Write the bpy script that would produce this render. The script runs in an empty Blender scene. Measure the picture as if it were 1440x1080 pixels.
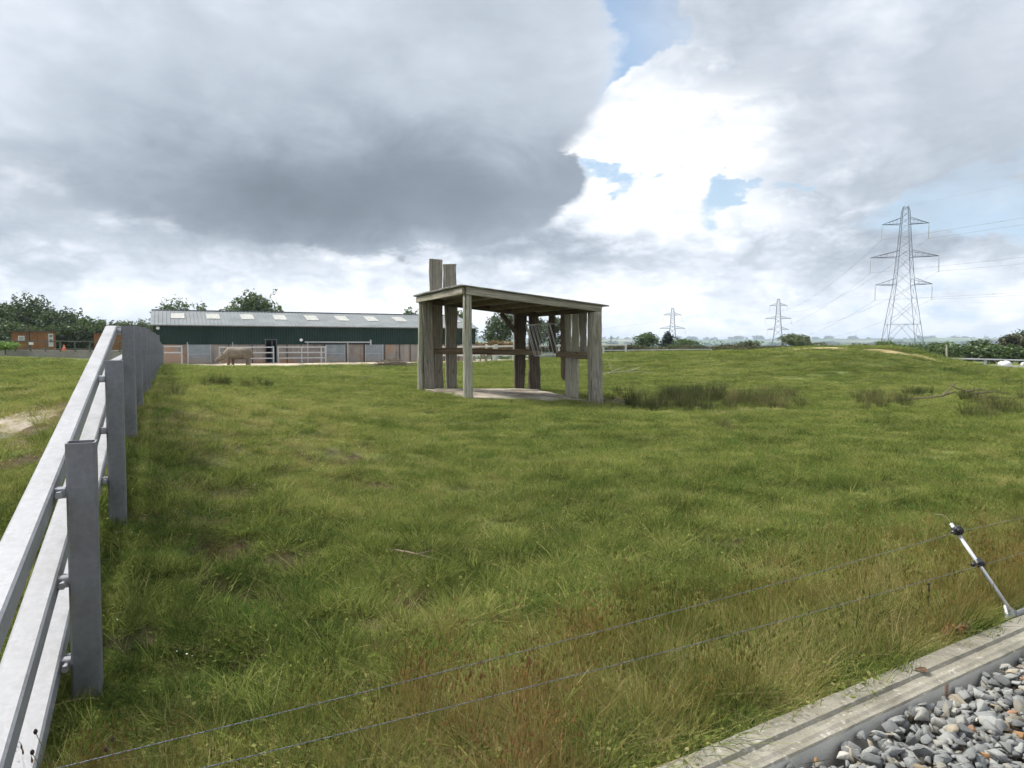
import bpy, math, random
import numpy as np
from mathutils import Vector, Matrix

random.seed(7)
RNG = np.random.default_rng(11)
SC = bpy.context.scene
COL = SC.collection
F = 999.0
PITCH = math.atan(56.0 / F)
CP, SP = math.cos(PITCH), math.sin(PITCH)

# ------------------------------------------------------------------ helpers
def ray(px, py):
    a, b = (px - 720) / F, (540 - py) / F
    d = Vector((a, CP + b * SP, -SP + b * CP))
    return d / d.y                       # per unit of forward distance

def at(px, py, dist):
    return ray(px, py) * dist

def zat(py, dist, px=720):
    return ray(px, py).z * dist

def mesh_obj(name, verts, faces, mat=None, parent=None, M=None, smooth=False):
    me = bpy.data.meshes.new(name)
    me.from_pydata([tuple(v) for v in verts], [], faces)
    me.update()
    if smooth:
        me.polygons.foreach_set('use_smooth', [True] * len(me.polygons))
    if mat:
        me.materials.append(mat)
    o = bpy.data.objects.new(name, me)
    COL.objects.link(o)
    M = M or Matrix.Identity(4)
    if parent:
        o.parent = parent
        p = parent
        base = Matrix.Identity(4)
        chain = []
        while p is not None:
            chain.append(p.matrix_basis.copy()); p = p.parent
        for m in reversed(chain):
            base = base @ m
        o.matrix_basis = base.inverted() @ M
    else:
        o.matrix_basis = M
    return o

def big_mesh(name, V, Fc, mat, smooth=False, parent=None):
    """numpy arrays: V (n,3), Fc (m,k)"""
    me = bpy.data.meshes.new(name)
    n, (m, k) = len(V), Fc.shape
    me.vertices.add(n)
    me.vertices.foreach_set('co', np.asarray(V, dtype=np.float32).ravel())
    me.loops.add(m * k)
    me.loops.foreach_set('vertex_index', Fc.astype(np.int32).ravel())
    me.polygons.add(m)
    me.polygons.foreach_set('loop_start', np.arange(0, m * k, k, dtype=np.int32))
    me.polygons.foreach_set('loop_total', np.full(m, k, dtype=np.int32))
    if smooth:
        me.polygons.foreach_set('use_smooth', np.ones(m, dtype=bool))
    me.update(calc_edges=True)
    me.materials.append(mat)
    o = bpy.data.objects.new(name, me)
    COL.objects.link(o)
    if parent:
        o.parent = parent
        o.location = -parent.location
    return o

def tag(o, label=None, cat=None, group=None, kind=None):
    if label: o['label'] = label
    if cat: o['category'] = cat
    if group: o['group'] = group
    if kind: o['kind'] = kind
    return o

def empty(name, loc, label, cat, group=None):
    o = bpy.data.objects.new(name, None)
    o.empty_display_size = 0.2
    COL.objects.link(o)
    o.location = Vector(loc)
    return tag(o, label, cat, group)

def copy_tree(o, parent=None):
    c = o.copy()
    COL.objects.link(c)
    c.parent = parent
    for ch in [x for x in bpy.data.objects if x.parent == o]:
        copy_tree(ch, c)
    return c

def frame(p0, p1, hint=None):
    p0, p1 = Vector(p0), Vector(p1)
    z = (p1 - p0).normalized()
    if hint is None:
        hint = Vector((1, 0, 0)) if abs(z.z) > 0.7 else z.cross(Vector((0, 0, 1)))
    hint = Vector(hint)
    x = (hint - z * hint.dot(z)).normalized()
    y = z.cross(x)
    M = Matrix.Identity(4)
    for i in range(3):
        M[i][0], M[i][1], M[i][2], M[i][3] = x[i], y[i], z[i], p0[i]
    return M, (p1 - p0).length

class MB:
    """collects shapes (world space) into ONE mesh"""
    def __init__(self):
        self.v, self.f = [], []
    def raw(self, vs, fs, M=None):
        o = len(self.v)
        self.v += [tuple((M @ Vector(v)) if M else Vector(v)) for v in vs]
        self.f += [tuple(i + o for i in f) for f in fs]
        return self
    def prism(self, prof, L, M, cap=True, rings=1):
        n = len(prof)
        vs = [(x, y, L * k / rings) for k in range(rings + 1) for x, y in prof]
        fs = [(k * n + i, k * n + (i + 1) % n, (k + 1) * n + (i + 1) % n, (k + 1) * n + i)
              for k in range(rings) for i in range(n)]
        if cap:
            fs += [tuple(reversed(range(n))), tuple(range(rings * n, rings * n + n))]
        return self.raw(vs, fs, M)
    def bar(self, p0, p1, w, t, hint=None, c=None):
        M, L = frame(p0, p1, hint)
        return self.prism(rectprof(w, t, c if c is not None else min(w, t) * .12), L, M)
    def box(self, lo, hi):
        x0, y0, z0 = lo; x1, y1, z1 = hi
        vs = [(x0,y0,z0),(x1,y0,z0),(x1,y1,z0),(x0,y1,z0),(x0,y0,z1),(x1,y0,z1),(x1,y1,z1),(x0,y1,z1)]
        return self.raw(vs, [(0,3,2,1),(4,5,6,7),(0,1,5,4),(1,2,6,5),(2,3,7,6),(3,0,4,7)])
    def cyl(self, p0, p1, r0, r1=None, n=10):
        r1 = r0 if r1 is None else r1
        M, L = frame(p0, p1)
        vs = [(r * math.cos(2*math.pi*i/n), r * math.sin(2*math.pi*i/n), z) for r, z in ((r0, 0), (r1, L)) for i in range(n)]
        fs = [(i, (i+1) % n, n + (i+1) % n, n + i) for i in range(n)] + [tuple(reversed(range(n))), tuple(range(n, 2*n))]
        return self.raw(vs, fs, M)
    def tube(self, pts, r, n=6):
        pts = [Vector(p) for p in pts]
        rs = r if isinstance(r, (list, tuple)) else [r] * len(pts)
        vs, fs = [], []
        for k, p in enumerate(pts):
            a, b = pts[max(0, k-1)], pts[min(len(pts)-1, k+1)]
            M, _ = frame(a, b)
            for i in range(n):
                q = M.to_3x3() @ Vector((rs[k]*math.cos(2*math.pi*i/n), rs[k]*math.sin(2*math.pi*i/n), 0))
                vs.append(p + q)
        for k in range(len(pts)-1):
            for i in range(n):
                fs.append((k*n+i, k*n+(i+1) % n, (k+1)*n+(i+1) % n, (k+1)*n+i))
        fs += [tuple(reversed(range(n))), tuple(range((len(pts)-1)*n, len(pts)*n))]
        return self.raw(vs, fs)
    def build(self, name, mat, parent=None, smooth=False):
        return mesh_obj(name, self.v, self.f, mat, parent, None, smooth)

def rectprof(w, t, c):
    a, b = w/2, t/2
    if c <= 0:
        return [(-a,-b),(a,-b),(a,b),(-a,b)]
    return [(-a+c,-b),(a-c,-b),(a,-b+c),(a,b-c),(a-c,b),(-a+c,b),(-a,b-c),(-a,-b+c)]

def bar_obj(name, p0, p1, w, t, mat, parent=None, hint=None, c=None):
    """one bar as its own mesh, length along local Z (so that grain runs along it)"""
    M, L = frame(p0, p1, hint)
    m = MB().prism(rectprof(w, t, c if c is not None else min(w, t) * .12), L, Matrix.Identity(4))
    return mesh_obj(name, m.v, m.f, mat, parent, M)

def plank_obj(name, p0, p1, w, t, mat, parent=None, hint=None, seed=0, jag=.03, w1=None, ends=(0, 0), bow=0.0):
    """rough-sawn board: wandering edges, uneven ends"""
    rnd = random.Random(seed)
    M, L = frame(p0, p1, hint)
    w1 = w1 or w
    n = max(8, int(L / .12))
    ph = [rnd.uniform(0, 6.28) for _ in range(8)]
    vs, fs = [], []
    for k in range(n + 1):
        u = k / n
        ww = w + (w1 - w) * u
        e0 = jag * (math.sin(u*5+ph[0]) + .6*math.sin(u*13+ph[1]) + .4*math.sin(u*29+ph[2])) * .6 + rnd.uniform(-1, 1) * jag * .15
        e1 = jag * (math.sin(u*4+ph[3]) + .6*math.sin(u*11+ph[4]) + .4*math.sin(u*31+ph[5])) * .6 + rnd.uniform(-1, 1) * jag * .15
        b = bow * math.sin(u * math.pi)
        z = u * L
        a0, a1, c = -ww/2 + e0 + b, ww/2 + e1 + b, min(t*.2, .015)
        sk = (ends[0] * (1-u)**6 - ends[1] * u**6)
        for x, y in ((a0+c,-t/2),(a1-c,-t/2),(a1,-t/2+c),(a1,t/2-c),(a1-c,t/2),(a0+c,t/2),(a0,t/2-c),(a0,-t/2+c)):
            vs.append((x, y, z + sk * (x - (a0+a1)/2) / ww + (0 if 0 < k < n else 0)))
    for k in range(n):
        for i in range(8):
            fs.append((k*8+i, k*8+(i+1) % 8, (k+1)*8+(i+1) % 8, (k+1)*8+i))
    fs += [tuple(reversed(range(8))), tuple(range(n*8, n*8+8))]
    return mesh_obj(name, vs, fs, mat, parent, M)

def log_obj(name, p0, p1, r, mat, parent=None, seed=0, r1=None):
    rnd = random.Random(seed)
    M, L = frame(p0, p1)
    n, m = 16, max(8, int(L / .15))
    r1 = r1 or r
    ph = [rnd.uniform(0, 6.28) for _ in range(9)]
    vs, fs = [], []
    for k in range(m + 1):
        u = k / m
        rr = r + (r1 - r) * u
        cx, cy = .12*rr*math.sin(u*4+ph[0]), .12*rr*math.sin(u*3+ph[1])
        for i in range(n):
            a = 2*math.pi*i/n
            q = rr * (1 + .05*math.sin(2*a+ph[2]+u*2) + .03*math.sin(5*a+ph[3]) + .04*math.sin(u*17+a+ph[4]) + rnd.uniform(-.012, .012))
            vs.append((cx + q*math.cos(a), cy + q*math.sin(a), u*L))
    for k in range(m):
        for i in range(n):
            fs.append((k*n+i, k*n+(i+1) % n, (k+1)*n+(i+1) % n, (k+1)*n+i))
    fs += [tuple(reversed(range(n))), tuple(range(m*n, m*n+n))]
    return mesh_obj(name, vs, fs, mat, parent, M, smooth=True)

# ------------------------------------------------------------------ numpy noise
def _h(ix, iy, s):
    n = (ix.astype(np.int64) * 374761393 + iy.astype(np.int64) * 668265263 + s * 1274126177) & 0x7fffffff
    n = ((n ^ (n >> 13)) * 1274126177) & 0x7fffffff
    return ((n ^ (n >> 16)) & 0xffff) / 65535.0
def vnoise(x, y, s=0):
    x = np.asarray(x, float); y = np.asarray(y, float)
    ix, iy = np.floor(x), np.floor(y)
    fx, fy = x - ix, y - iy
    fx, fy = fx*fx*(3-2*fx), fy*fy*(3-2*fy)
    return ((_h(ix,iy,s)*(1-fx)+_h(ix+1,iy,s)*fx)*(1-fy) + (_h(ix,iy+1,s)*(1-fx)+_h(ix+1,iy+1,s)*fx)*fy) * 2 - 1
def fbm(x, y, sc, o=4, s=0):
    r, a, t = 0, 1.0, 0
    for k in range(o):
        r = r + a * vnoise(np.asarray(x)/sc*2**k + 17*k, np.asarray(y)/sc*2**k - 9*k, s + k); t += a; a *= .5
    return r / t
def sstep(a, b, x):
    t = np.clip((np.asarray(x, float) - a) / (b - a), 0, 1)
    return t*t*(3-2*t)

# ------------------------------------------------------------------ terrain
FD = [-.484, 1.0]                                    # fence direction in plan
FZ_D = [1.0, 3.26, 5.52, 7.64, 9.9, 12.4, 16.8, 23.3, 35, 48, 62]
FZ_Z = [-1.9, -1.65, -1.315, -1.0, -.86, -.86, -.93, -.97, -1.2, -1.5, -1.8]
def fence_x(d): return -.422 - .484 * d
def fence_z(d): return float(np.interp(d, FZ_D, FZ_Z))
ctl = []
def c_(px, d, z): ctl.append(((px-720)/F*d, d, z))
for d in (3.26, 5.52, 7.64, 9.9, 12.4, 16.8, 23.3, 35, 48, 62):
    ctl.append((fence_x(d), d, fence_z(d)))
for px, d, z in ((500,5,-1.55),(350,7.6,-1.35),(420,11,-1.3),(330,16,-1.2),(500,10,-1.5),(720,8,-1.58),(1000,8,-1.55),(400,24,-1.35),(330,38,-1.45),
                 (-100,9,-1.2),(0,14,-1.15),(100,24,-1.05),(0,40,-1.1),(60,68,-1.15),(130,68,-1.45),(-300,30,-1.1),(-300,68,-1.0),
                 (590,24.1,-1.55),(657,20,-1.55),(850,21.5,-1.82),(750,26,-1.66),(657,14,-1.6),(870,14,-1.7),(1100,14,-1.68),
                 (500,40,-1.6),(350,60,-1.78),(300,52,-1.76),(400,50,-1.80),(520,50,-1.80),(500,62,-1.8),(620,66,-1.75),(720,62,-1.62),(720,45,-1.7),
                 (870,45,-1.5),(870,60,-.85),(960,62,-.75),(960,40,-1.5),(1000,50,-.75),(1030,27,-1.7),
                 (1110,33,-1.4),(1130,50,-.28),(1240,50,-.18),(1180,42,-.85),(1300,52,-.9),(1280,38,-1.4),(1360,54,-1.75),(1440,50,-1.85),(1440,35,-1.7),(1300,28,-1.7),
                 (1180,64,-1.3),(1100,70,-1.6),(960,78,-1.5),(1300,70,-2.3),(1440,80,-2.3),(1440,20,-1.65),(1440,9,-1.55),(1700,30,-1.75),(1700,60,-1.9),(350,76,-1.85),(600,80,-1.9),(200,90,-1.3),(0,90,-.9)):
    c_(px, d, z)
for p in ((.42,2.52,-1.49),(2.7,3.92,-1.47),(-.9,1.75,-1.6),(4.5,5.1,-1.48),(-2.6,2,-1.7),(0,-10,-1.8),(-15,-5,-1.5),(15,-5,-1.7),(45,10,-1.8),(-45,10,-1.3),(-75,60,-1.0),(80,60,-2.0),(-6,4,-1.35),(-12,10,-1.2),
          (.3,4.2,-1.57),(2.6,5.6,-1.53),(-.9,3.4,-1.62)):
    ctl.append(p)
ctl = np.array(ctl)
def _tps(r2): return np.where(r2 > 1e-9, .5 * r2 * np.log(np.maximum(r2, 1e-9)), 0)
# distances are measured in a log-like plan so that near detail and far detail weigh alike
def _warp(x, y):
    r = np.sqrt(x*x + y*y) + 1e-6
    k = np.log1p(r / 4.0) / r * 4
    return x * k, y * k
cx, cy = _warp(ctl[:,0], ctl[:,1])
n_ = len(ctl)
A_ = np.zeros((n_+3, n_+3))
A_[:n_,:n_] = _tps((cx[:,None]-cx)**2 + (cy[:,None]-cy)**2) + np.eye(n_) * .02
A_[:n_, n_] = 1; A_[:n_, n_+1] = cx; A_[:n_, n_+2] = cy
A_[n_:, :n_] = A_[:n_, n_:].T
W_ = np.linalg.solve(A_, np.concatenate([ctl[:,2], [0,0,0]]))
def _onz(px, py, z):
    r = ray(px, py); k = z/r.z
    return np.array([r.x*k, k])
_b0, _b1 = _onz(918, 1080, -1.452), _onz(1440, 863, -1.452)
BO = _b0; BD = (_b1-_b0)/np.linalg.norm(_b1-_b0); BN = np.array([-BD[1], BD[0]])   # edge beam: origin, along, outward
def qdist(x, y): return (x-BO[0])*BN[0] + (y-BO[1])*BN[1]
def terrain(x, y, bumps=True):
    x = np.atleast_1d(np.asarray(x, float)); y = np.atleast_1d(np.asarray(y, float))
    r = np.sqrt(x*x+y*y)
    wx, wy = _warp(x, y)
    z = W_[n_] + W_[n_+1]*wx + W_[n_+2]*wy
    for i in range(n_):
        z = z + W_[i] * _tps((wx-cx[i])**2 + (wy-cy[i])**2)
    z = np.clip(z, -2.6, .2)
    az = np.arctan2(x, y)
    far = np.interp(r, [0, 60, 110, 300, 1000, 2500, 3600, 4600, 5600, 7500], [-1.8, -1.8, -2.3, -9, -13, -9, 12, 34, 26, 0])
    crest = 1 + .30*fbm(az*6, az*0+3, 1.0, 4, 5) + .10*fbm(az*40, az*0, 1.0, 3, 8)
    far = far + np.where(r > 2500, (crest-1)*35*sstep(2500, 4600, r), 0) + 1.2*fbm(x, y, 160, 3, 21)*sstep(110, 300, r)
    w = sstep(74, 112, r)
    z = z*(1-w) + far*w
    if bumps:
        q = qdist(x, y)
        k = sstep(.1, .5, q)
        z = z + k*(.034*fbm(x, y, .26, 3, 30) + .036*fbm(x, y, .6, 3, 31) + .05*fbm(x, y, 2.3, 3, 33) * sstep(3, 7, r)) * (1 - sstep(70, 100, r))
        z = z + k*sstep(25, 35, r)*(1-sstep(60, 90, r))*.06*fbm(x, y, 1.6, 3, 37)
        z = z - dents(x, y)
    q = qdist(x, y)
    side = sstep(-.12, -.06, q)
    return np.where(q < .02, -1.62*(1-side) + np.minimum(z, -1.5)*side, z)
DENT = []
def dents(x, y):
    s = 0
    for (a, b, ra, dp) in DENT:
        s = s + dp*np.exp(-((x-a)**2+(y-b)**2)/ra**2)
    return s
def tz(x, y): return float(terrain(x, y)[0])
def ground_at(px, py, lo=1.5, hi=90.0):
    """where the ray of that pixel first meets the terrain"""
    rr = ray(px, py)
    ds = np.exp(np.linspace(math.log(lo), math.log(hi), 700))
    g = terrain(rr.x*ds, ds, False)
    below = np.where(rr.z*ds <= g)[0]
    d = ds[below[0]] if len(below) else hi
    return Vector((rr.x*d, d, float(terrain(rr.x*d, d, False)[0])))

# ------------------------------------------------------------------ shader helpers
class S:
    """a socket with arithmetic"""
    def __init__(self, t, s): self.t, self.s = t, s
    def _m(self, op, *a, clamp=False):
        n = self.t.nodes.new('ShaderNodeMath'); n.operation = op; n.use_clamp = clamp
        for i, v in enumerate((self,) + a):
            if isinstance(v, S): self.t.links.new(v.s, n.inputs[i])
            else: n.inputs[i].default_value = v
        return S(self.t, n.outputs[0])
    def __add__(self, o): return self._m('ADD', o)
    __radd__ = __add__
    def __sub__(self, o): return self._m('SUBTRACT', o)
    def __rsub__(self, o): return (self * -1.0) + o
    def __mul__(self, o): return self._m('MULTIPLY', o)
    __rmul__ = __mul__
    def __truediv__(self, o): return self._m('DIVIDE', o)
    def pow(self, o): return self._m('POWER', o)
    def max(self, o): return self._m('MAXIMUM', o)
    def min(self, o): return self._m('MINIMUM', o)
    def exp(self): return self._m('EXPONENT')
    def clamp(self): return (self * 1.0)._m('ADD', 0.0, clamp=True)
    def step(self, a, b, o0=0., o1=1.):
        n = self.t.nodes.new('ShaderNodeMapRange'); n.interpolation_type = 'SMOOTHSTEP'
        self.t.links.new(self.s, n.inputs[0])
        for i, v in enumerate((a, b, o0, o1)): n.inputs[i+1].default_value = v
        return S(self.t, n.outputs[0])

class T:
    def __init__(self, tree): self.t = tree
    def node(self, k, **p):
        n = self.t.nodes.new(k)
        for a, b in p.items(): setattr(n, a, b)
        return n
    def link(self, a, b): self.t.links.new(a.s if isinstance(a, S) else a, b)
    def coord(self, which='Object'): return self.node('ShaderNodeTexCoord').outputs[which]
    def pos(self): return self.node('ShaderNodeNewGeometry').outputs['Position']
    def scaled(self, vec, sc):
        n = self.node('ShaderNodeVectorMath', operation='MULTIPLY')
        self.link(vec, n.inputs[0]); n.inputs[1].default_value = sc
        return n.outputs[0]
    def noise(self, vec, scale, detail=4, rough=.55, dist=0.0):
        n = self.node('ShaderNodeTexNoise'); self.link(vec, n.inputs['Vector'])
        n.inputs['Scale'].default_value = scale; n.inputs['Detail'].default_value = detail
        n.inputs['Roughness'].default_value = rough; n.inputs['Distortion'].default_value = dist
        return S(self.t, n.outputs['Fac'])
    def vor(self, vec, scale, out='Color', feature='F1', rnd=1.0):
        n = self.node('ShaderNodeTexVoronoi', feature=feature); self.link(vec, n.inputs['Vector'])
        n.inputs['Scale'].default_value = scale; n.inputs['Randomness'].default_value = rnd
        return n.outputs[out]
    def ramp(self, fac, stops, interp='LINEAR'):
        n = self.node('ShaderNodeValToRGB'); n.color_ramp.interpolation = interp
        e = n.color_ramp.elements
        while len(e) < len(stops): e.new(.5)
        for k, (p, c) in enumerate(stops):
            e[k].position = p; e[k].color = (c[0], c[1], c[2], 1)
        self.link(fac, n.inputs[0])
        return n.outputs['Color']
    def mix(self, fac, a, b, mode='MIX'):
        n = self.node('ShaderNodeMix', data_type='RGBA', blend_type=mode)
        if isinstance(fac, S): self.link(fac, n.inputs[0])
        elif isinstance(fac, (int, float)): n.inputs[0].default_value = fac
        else: self.link(fac, n.inputs[0])
        for v, i in ((a, 6), (b, 7)):
            if isinstance(v, (tuple, list)): n.inputs[i].default_value = (v[0], v[1], v[2], 1)
            else: self.link(v, n.inputs[i])
        return n.outputs[2]
    def attr(self, name, typ='GEOMETRY'):
        n = self.node('ShaderNodeAttribute', attribute_type=typ); n.attribute_name = name
        return S(self.t, n.outputs['Fac'])
    def bump(self, h, strength=.4, dist=.02):
        n = self.node('ShaderNodeBump'); n.inputs['Strength'].default_value = strength
        n.inputs['Distance'].default_value = dist; self.link(h, n.inputs['Height'])
        return n.outputs['Normal']

def newmat(name):
    m = bpy.data.materials.new(name); m.use_nodes = True
    t = T(m.node_tree); b = m.node_tree.nodes['Principled BSDF']
    return m, t, b
def setc(t, b, col, rough=None, metal=None, normal=None, spec=None):
    if isinstance(col, (tuple, list)): b.inputs['Base Color'].default_value = (*col, 1)
    else: t.link(col, b.inputs['Base Color'])
    if rough is not None:
        if isinstance(rough, S): t.link(rough, b.inputs['Roughness'])
        else: b.inputs['Roughness'].default_value = rough
    if metal is not None: b.inputs['Metallic'].default_value = metal
    if spec is not None: b.inputs['Specular IOR Level'].default_value = spec
    if normal is not None: t.link(normal, b.inputs['Normal'])

def m_plain(name, c, rough=.7, metal=0, var=.25, scale=6.0, bump=0.0):
    m, t, b = newmat(name)
    o = t.coord()
    n = t.noise(o, scale, 5)
    col = t.ramp(n, [(.3, tuple(k*(1-var) for k in c)), (.7, tuple(min(1, k*(1+var)) for k in c))])
    setc(t, b, col, rough, metal, t.bump(n, bump, .01) if bump else None)
    return m
def m_galv(name, lo=.42, hi=.62, rough=.42, metal=.75, blue=1.06):
    m, t, b = newmat(name)
    o = t.coord()
    v = t.vor(o, 38, 'Color')
    sep = t.node('ShaderNodeSeparateColor'); t.link(v, sep.inputs[0])
    n = t.noise(t.scaled(o, (1, 1, .5)), 5, 6, .6, .6)
    n2 = t.noise(o, 60, 3)
    f = S(t.t, sep.outputs[0]) * .13 + n * 1.0 + n2 * .12 + .05
    col = t.ramp(f, [(.35, (lo, lo*1.02, lo*blue)), (.85, (hi, hi*1.01, hi*blue))])
    dirt = t.noise(t.scaled(o, (3, 3, .6)), 2.2, 5, .65).step(.58, .78)
    col = t.mix(dirt * .4, col, (.20, .19, .165))
    col = t.mix(t.noise(t.scaled(o, (30, 30, 5)), 1.0, 4, .7).step(.56, .72) * .22, col, (hi*1.25, hi*1.27, hi*1.3))
    col = t.mix(t.noise(o, 55, 4, .7).step(.66, .74) * .35, col, (lo*.55, lo*.52, lo*.48))
    setc(t, b, col, (n * .35 + (rough - .15)), metal, t.bump(n2 + n, .12, .004))
    return m
def m_wood(name, dark, light, tint=(.30, .22, .14), tintamt=.3, green=.0):
    m, t, b = newmat(name)
    o = t.coord()
    g1 = t.noise(t.scaled(o, (26, 26, 1.1)), 1.0, 6, .62, .8)
    g2 = t.noise(t.scaled(o, (90, 90, 2.2)), 1.0, 3, .6)
    big = t.noise(t.scaled(o, (1.4, 1.4, .7)), 1.5, 4)
    f = g1 * .75 + g2 * .35 - .05
    col = t.ramp(f, [(.28, tuple(c*.55 for c in dark)), (.42, dark), (.62, light), (.82, tuple(min(1, c*1.25) for c in light))])
    col = t.mix(big.step(.42, .68) * tintamt, col, tint)
    if green:
        col = t.mix(t.noise(o, 1.1, 4).step(.45, .75) * green, col, (.10, .12, .06))
    kn = S(t.t, t.vor(t.scaled(o, (4.5, 4.5, 1.3)), 1.0, 'Distance')).step(.06, .15, 1, 0)
    col = t.mix(kn * .7, col, tuple(c*.45 for c in dark))
    oi = S(t.t, t.node('ShaderNodeObjectInfo').outputs['Random'])
    col = t.mix((oi - .35).clamp() * .75, col, t.mix(.5, col, dark))
    col = t.mix(t.noise(t.scaled(o, (7, 7, 3)), 1.0, 5, .7).step(.50, .72) * .45, col, tuple(c*.7 for c in dark))
    crack = t.noise(t.scaled(o, (26, 26, .35)), 1.0, 2, .5, .3).step(.33, .375, 1, 0)
    col = t.mix(crack * .8, col, (.03, .025, .02))
    setc(t, b, col, .88, 0, t.bump(f - crack * .5, .55, .012), .25)
    return m
def m_conc(name, c, stain=(.16, .15, .13), amt=.5, scale=3.0):
    m, t, b = newmat(name)
    o = t.pos()
    n = t.noise(o, scale, 7, .6)
    fine = t.noise(o, 70, 3)
    col = t.ramp(n, [(.3, tuple(k*.72 for k in c)), (.55, c), (.75, tuple(min(1, k*1.2) for k in c))])
    col = t.mix(t.noise(o, scale*.5, 6, .65, .4).step(.5, .7) * amt, col, stain)
    col = t.mix(fine.step(.3, .75) * .35, col, tuple(k*.62 for k in c))
    setc(t, b, col, .9, 0, t.bump(fine + n*.6, .35, .004), .2)
    return m
def m_leaf(name, c0, c1, trans=.35, big=.35):
    m = bpy.data.materials.new(name); m.use_nodes = True
    t = T(m.node_tree); nt = m.node_tree; nt.nodes.clear()
    g = t.node('ShaderNodeNewGeometry')
    r = S(nt, g.outputs['Random Per Island'])
    n = t.noise(g.outputs['Position'], big, 3)
    f = (r * .55 + n * .9 - .22).clamp()
    col = t.ramp(f, [(0, tuple(k*.65 for k in c0)), (.4, c0), (1, c1)])
    d = t.node('ShaderNodeBsdfDiffuse'); tr = t.node('ShaderNodeBsdfTranslucent')
    gl = t.node('ShaderNodeBsdfGlossy'); gl.inputs['Roughness'].default_value = .5; gl.inputs['Color'].default_value = (.6, .65, .6, 1)
    for s in (d, tr): t.link(col, s.inputs['Color'])
    mx = t.node('ShaderNodeMixShader'); mx.inputs[0].default_value = trans
    t.link(d.outputs[0], mx.inputs[1]); t.link(tr.outputs[0], mx.inputs[2])
    m2 = t.node('ShaderNodeMixShader'); m2.inputs[0].default_value = .05
    t.link(mx.outputs[0], m2.inputs[1]); t.link(gl.outputs[0], m2.inputs[2])
    out = t.node('ShaderNodeOutputMaterial'); t.link(m2.outputs[0], out.inputs[0])
    return m
def m_blade(name, stops, trans=.4):
    """grass blade: colour from the clump's tint, the blade's own random and slow ground variation"""
    m = bpy.data.materials.new(name); m.use_nodes = True
    t = T(m.node_tree); nt = m.node_tree; nt.nodes.clear()
    g = t.node('ShaderNodeNewGeometry')
    r = S(nt, g.outputs['Random Per Island'])
    ti = t.attr('tint', 'INSTANCER')
    oi = t.node('ShaderNodeObjectInfo')
    n = t.noise(g.outputs['Position'], 1.3, 5, .6)
    f = (r * .62 + ti * .70 + n * .35 - .45).clamp()
    col = t.ramp(f, stops)
    d = t.node('ShaderNodeBsdfDiffuse'); tr = t.node('ShaderNodeBsdfTranslucent')
    for s in (d, tr): t.link(col, s.inputs['Color'])
    mx = t.node('ShaderNodeMixShader'); mx.inputs[0].default_value = trans
    t.link(d.outputs[0], mx.inputs[1]); t.link(tr.outputs[0], mx.inputs[2])
    out = t.node('ShaderNodeOutputMaterial'); t.link(mx.outputs[0], out.inputs[0])
    return m

# ------------------------------------------------------------------ camera, sun, sky
cam = bpy.data.cameras.new('camera'); co = bpy.data.objects.new('camera', cam); COL.objects.link(co)
cam.sensor_width = 36; cam.lens = 36 * F / 1440; cam.clip_start = .05; cam.clip_end = 20000
co.rotation_euler = (math.radians(90) - PITCH, 0, 0)
SC.camera = co
SUN_AZ, SUN_EL = math.radians(-66), math.radians(50)
sun = bpy.data.lights.new('sun', 'SUN'); so = bpy.data.objects.new('sun', sun); COL.objects.link(so)
sun.energy = 3.5; sun.angle = math.radians(9); sun.color = (1, .95, .86)
sd = Vector((math.sin(SUN_AZ)*math.cos(SUN_EL), math.cos(SUN_AZ)*math.cos(SUN_EL), math.sin(SUN_EL)))
so.rotation_euler = sd.to_track_quat('Z', 'Y').to_euler()
so.location = sd * 60
SC.view_settings.view_transform = 'Standard'; SC.view_settings.look = 'None'
SC.view_settings.exposure = 0.82; SC.view_settings.gamma = 1; SC.view_settings.use_curve_mapping = False
SC.render.engine = 'CYCLES'
SC.cycles.max_bounces = 5; SC.cycles.diffuse_bounces = 2; SC.cycles.glossy_bounces = 2; SC.cycles.transmission_bounces = 2
SC.cycles.transparent_max_bounces = 4; SC.cycles.volume_bounces = 0; SC.cycles.use_adaptive_sampling = True; SC.cycles.adaptive_threshold = .04; SC.cycles.use_denoising = True

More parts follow.
